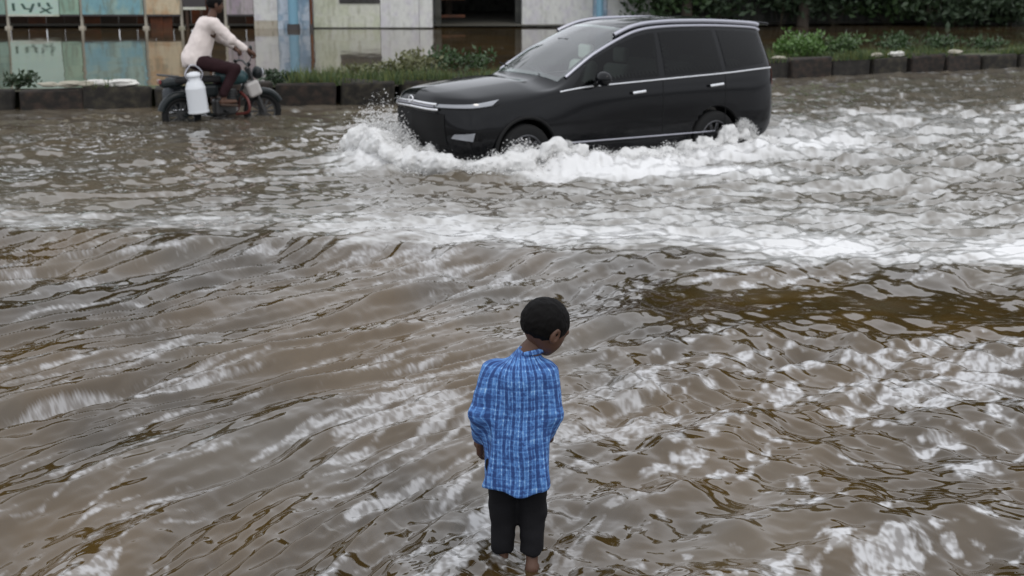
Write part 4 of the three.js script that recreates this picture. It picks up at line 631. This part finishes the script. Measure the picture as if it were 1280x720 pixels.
  obj('lid', lathe([[0, .565], [.05, .562], [.095, .545], [.104, .522], [.104, .505]]), white, c);
  obj('handle', (() => { const g = tube([[-.09, .45, .03], [-.13, .54, .02], [0, .66, 0], [.13, .54, .02], [.09, .45, .03]], .009, 28); g.applyMatrix4(hang); return g; })(), satin, c);
  const c2 = thing('milk_can', 'dark metal milk can on the far side of the motorbike', 'milk can', [BIKE.x, -.16, -BIKE.d], BIKE.turn);
  const h2 = new THREE.Matrix4().setPosition(-.62, .22, -.34); const lg = pr => { const g = new THREE.LatheGeometry(pr.map(q => new THREE.Vector2(...q)), 28); g.applyMatrix4(h2); return g; };
  obj('can_body', lg([[0, 0], [.15, 0], [.155, .03], [.148, .34], [.10, .44], [.088, .50]]), std(.05, .055, .06, .4, { metalness: .6 }), c2); obj('lid', lg([[0, .55], [.09, .54], [.10, .49]]), std(.06, .065, .07, .4, { metalness: .6 }), c2);
}

// ---------------------------------------------------------------- spray thrown up by the car
{
  const froth = phys(.72, .715, .70, .6, { transmission: .2, thickness: 0 });
  const g0 = new THREE.IcosahedronGeometry(1, 0), toWorld = (a, l, y) => { const c = Math.cos(CAR.turn), s = Math.sin(CAR.turn); const lx = -a, lz = l; return V(CAR.x + lx * c + lz * s, y, -CAR.d - lx * s + lz * c); };
  function plume(name, label, seed, n, make) {
    const r = rng(seed), m = new THREE.InstancedMesh(g0, froth, n), M = new THREE.Matrix4(), Q = new THREE.Quaternion();
    for (let i = 0; i < n; i++) { const [p, s] = make(r); Q.setFromEuler(new THREE.Euler(r() * 6, r() * 6, r() * 6)); M.compose(p, Q, V(s * (.7 + .9 * r()), s * (.6 + .6 * r()), s * (.7 + .9 * r()))); m.setMatrixAt(i, M); }
    m.name = numbered(name); m.userData = { kind: 'stuff', label, category: 'spray' }; scene.add(m);
  }
  // lumpy sheets of thrown water: the solid core of the spray
  function sheet(label, seed, n, make, lo, hi) {
    const r = rng(seed), blobs = []; for (let i = 0; i < n; i++) blobs.push(make(r));
    const g = netMesh((x, y, z) => { let d = 1e9; for (const [c, s] of blobs) { const q = Math.hypot(x - c[0], y - c[1], z - c[2]) - s; if (q < d + .08) d = smin(d, q, .07); } return d + .030 * N2(x * 9, y * 9, z * 9) + .022 * N2(x * 22, y * 19, z * 22 + 3) + .012 * N2(x * 47, y * 40, z * 47); }, lo, hi, .017);
    const c = Math.cos(CAR.turn), s = Math.sin(CAR.turn); const m = obj('spray_sheet', g, froth); m.position.set(CAR.x, 0, -CAR.d); m.rotation.y = CAR.turn; tag(m, label, 'spray', null, 'stuff');
  }
  // own axes: x to the rear (front is -x), z to the near side
  sheet('lumpy white bow wave heaped against the front of the car', 401, 90, r => { const l = lerp(-1.2, .95, r()), pk = .28 * bell((l + .55) / .5) + .10, t = Math.pow(r(), 1.3); return [[-2.48 - .16 * r() - .18 * t * r() + (l > .3 ? (l - .3) * .5 : 0), .02 + pk * t, l], .05 + .09 * r() * (1 - .5 * t)]; }, [-3.1, -.12, -1.5], [-1.8, .62, 1.2]);
  sheet('white foam ridge running back along the near flank of the car', 402, 80, r => { const a = lerp(-2.2, .3, r()), t = Math.pow(r(), 2); return [[a, .02 + (.10 + .22 * bell((a + 1.2) / .38)) * t, 1.04 + (a + 2.2) * .16 + .16 * r()], .04 + .06 * r()]; }, [-2.4, -.1, .9], [.5, .40, 2.0]);
  sheet('low foam ridge piled against the rear wheel of the car', 403, 40, r => { const a = lerp(.75, 2.2, r()), t = Math.pow(r(), 1.6); return [[a, .02 + (.08 + .18 * bell((a - 1.5) / .32)) * t, 1.0 + .14 * r()], .03 + .055 * r()]; }, [.5, -.1, .86], [2.4, .38, 1.32]);
  const size = (r, big) => big * .30 * Math.pow(r(), 3) + .0025;
  const base = p => water(p.x, -p.z);
  plume('spray', 'white bow spray bursting ahead of the black car', 301, 14000, r => { const l = lerp(-1.25, .75, r()), peak = .40 * bell((l + .55) / .62) + .12, t = Math.pow(r(), 1.6), clump = .6 + 1.1 * N2(l * 4.2, 3.3, 9.9 + Math.floor(r() * 3)); const y = peak * t * clamp(clump, .25, 1.3); const a = 2.42 + .32 * (r() + r() - 1) + .34 * t * r() - .12 * (l > .2 ? l : 0); const p = toWorld(a, l, 0); p.y = base(p) + y - .02; return [p, size(r, .055) * (1 - .6 * t)]; });
  plume('spray', 'white foam rolling along the near flank of the car', 302, 9000, r => { const a = lerp(2.35, -.4, r()), l = 1.02 + .55 * (1 - (a - .2) / 2.2) * .6 + .35 * (r() + r() - 1), t = Math.pow(r(), 2); const p = toWorld(a, l, 0); p.y = base(p) + t * (.10 + .10 * Math.abs(N2(a * 4, l * 4, 2.2))) - .015; return [p, size(r, .045) * (1 - .5 * t)]; });
  plume('spray', 'fan of spray at the front wheel of the car', 303, 9000, r => { const t = r(), an = lerp(.15, 1.1, r()), p = toWorld(1.375 - .18 - t * .38 * Math.cos(an) + .1 * (r() - .5), .98 + .14 * r() + .1 * t, 0); p.y = Math.max(0, base(p)) + .30 * t * Math.sin(an) * (1 - .3 * t) + .03 * r(); return [p, size(r, .018)]; });
  plume('spray', 'spray curling up at the rear wheel of the car', 304, 5000, r => { const t = r(), an = lerp(.2, 1.2, r()), p = toWorld(-1.375 - .05 - t * .42 * Math.cos(an) + .1 * (r() - .5), .96 + .14 * r() + .1 * t, 0); p.y = Math.max(0, base(p)) + .30 * t * Math.sin(an) + .03 * r(); return [p, size(r, .016)]; });
}

shade(scene);
renderer.render(scene, camera);
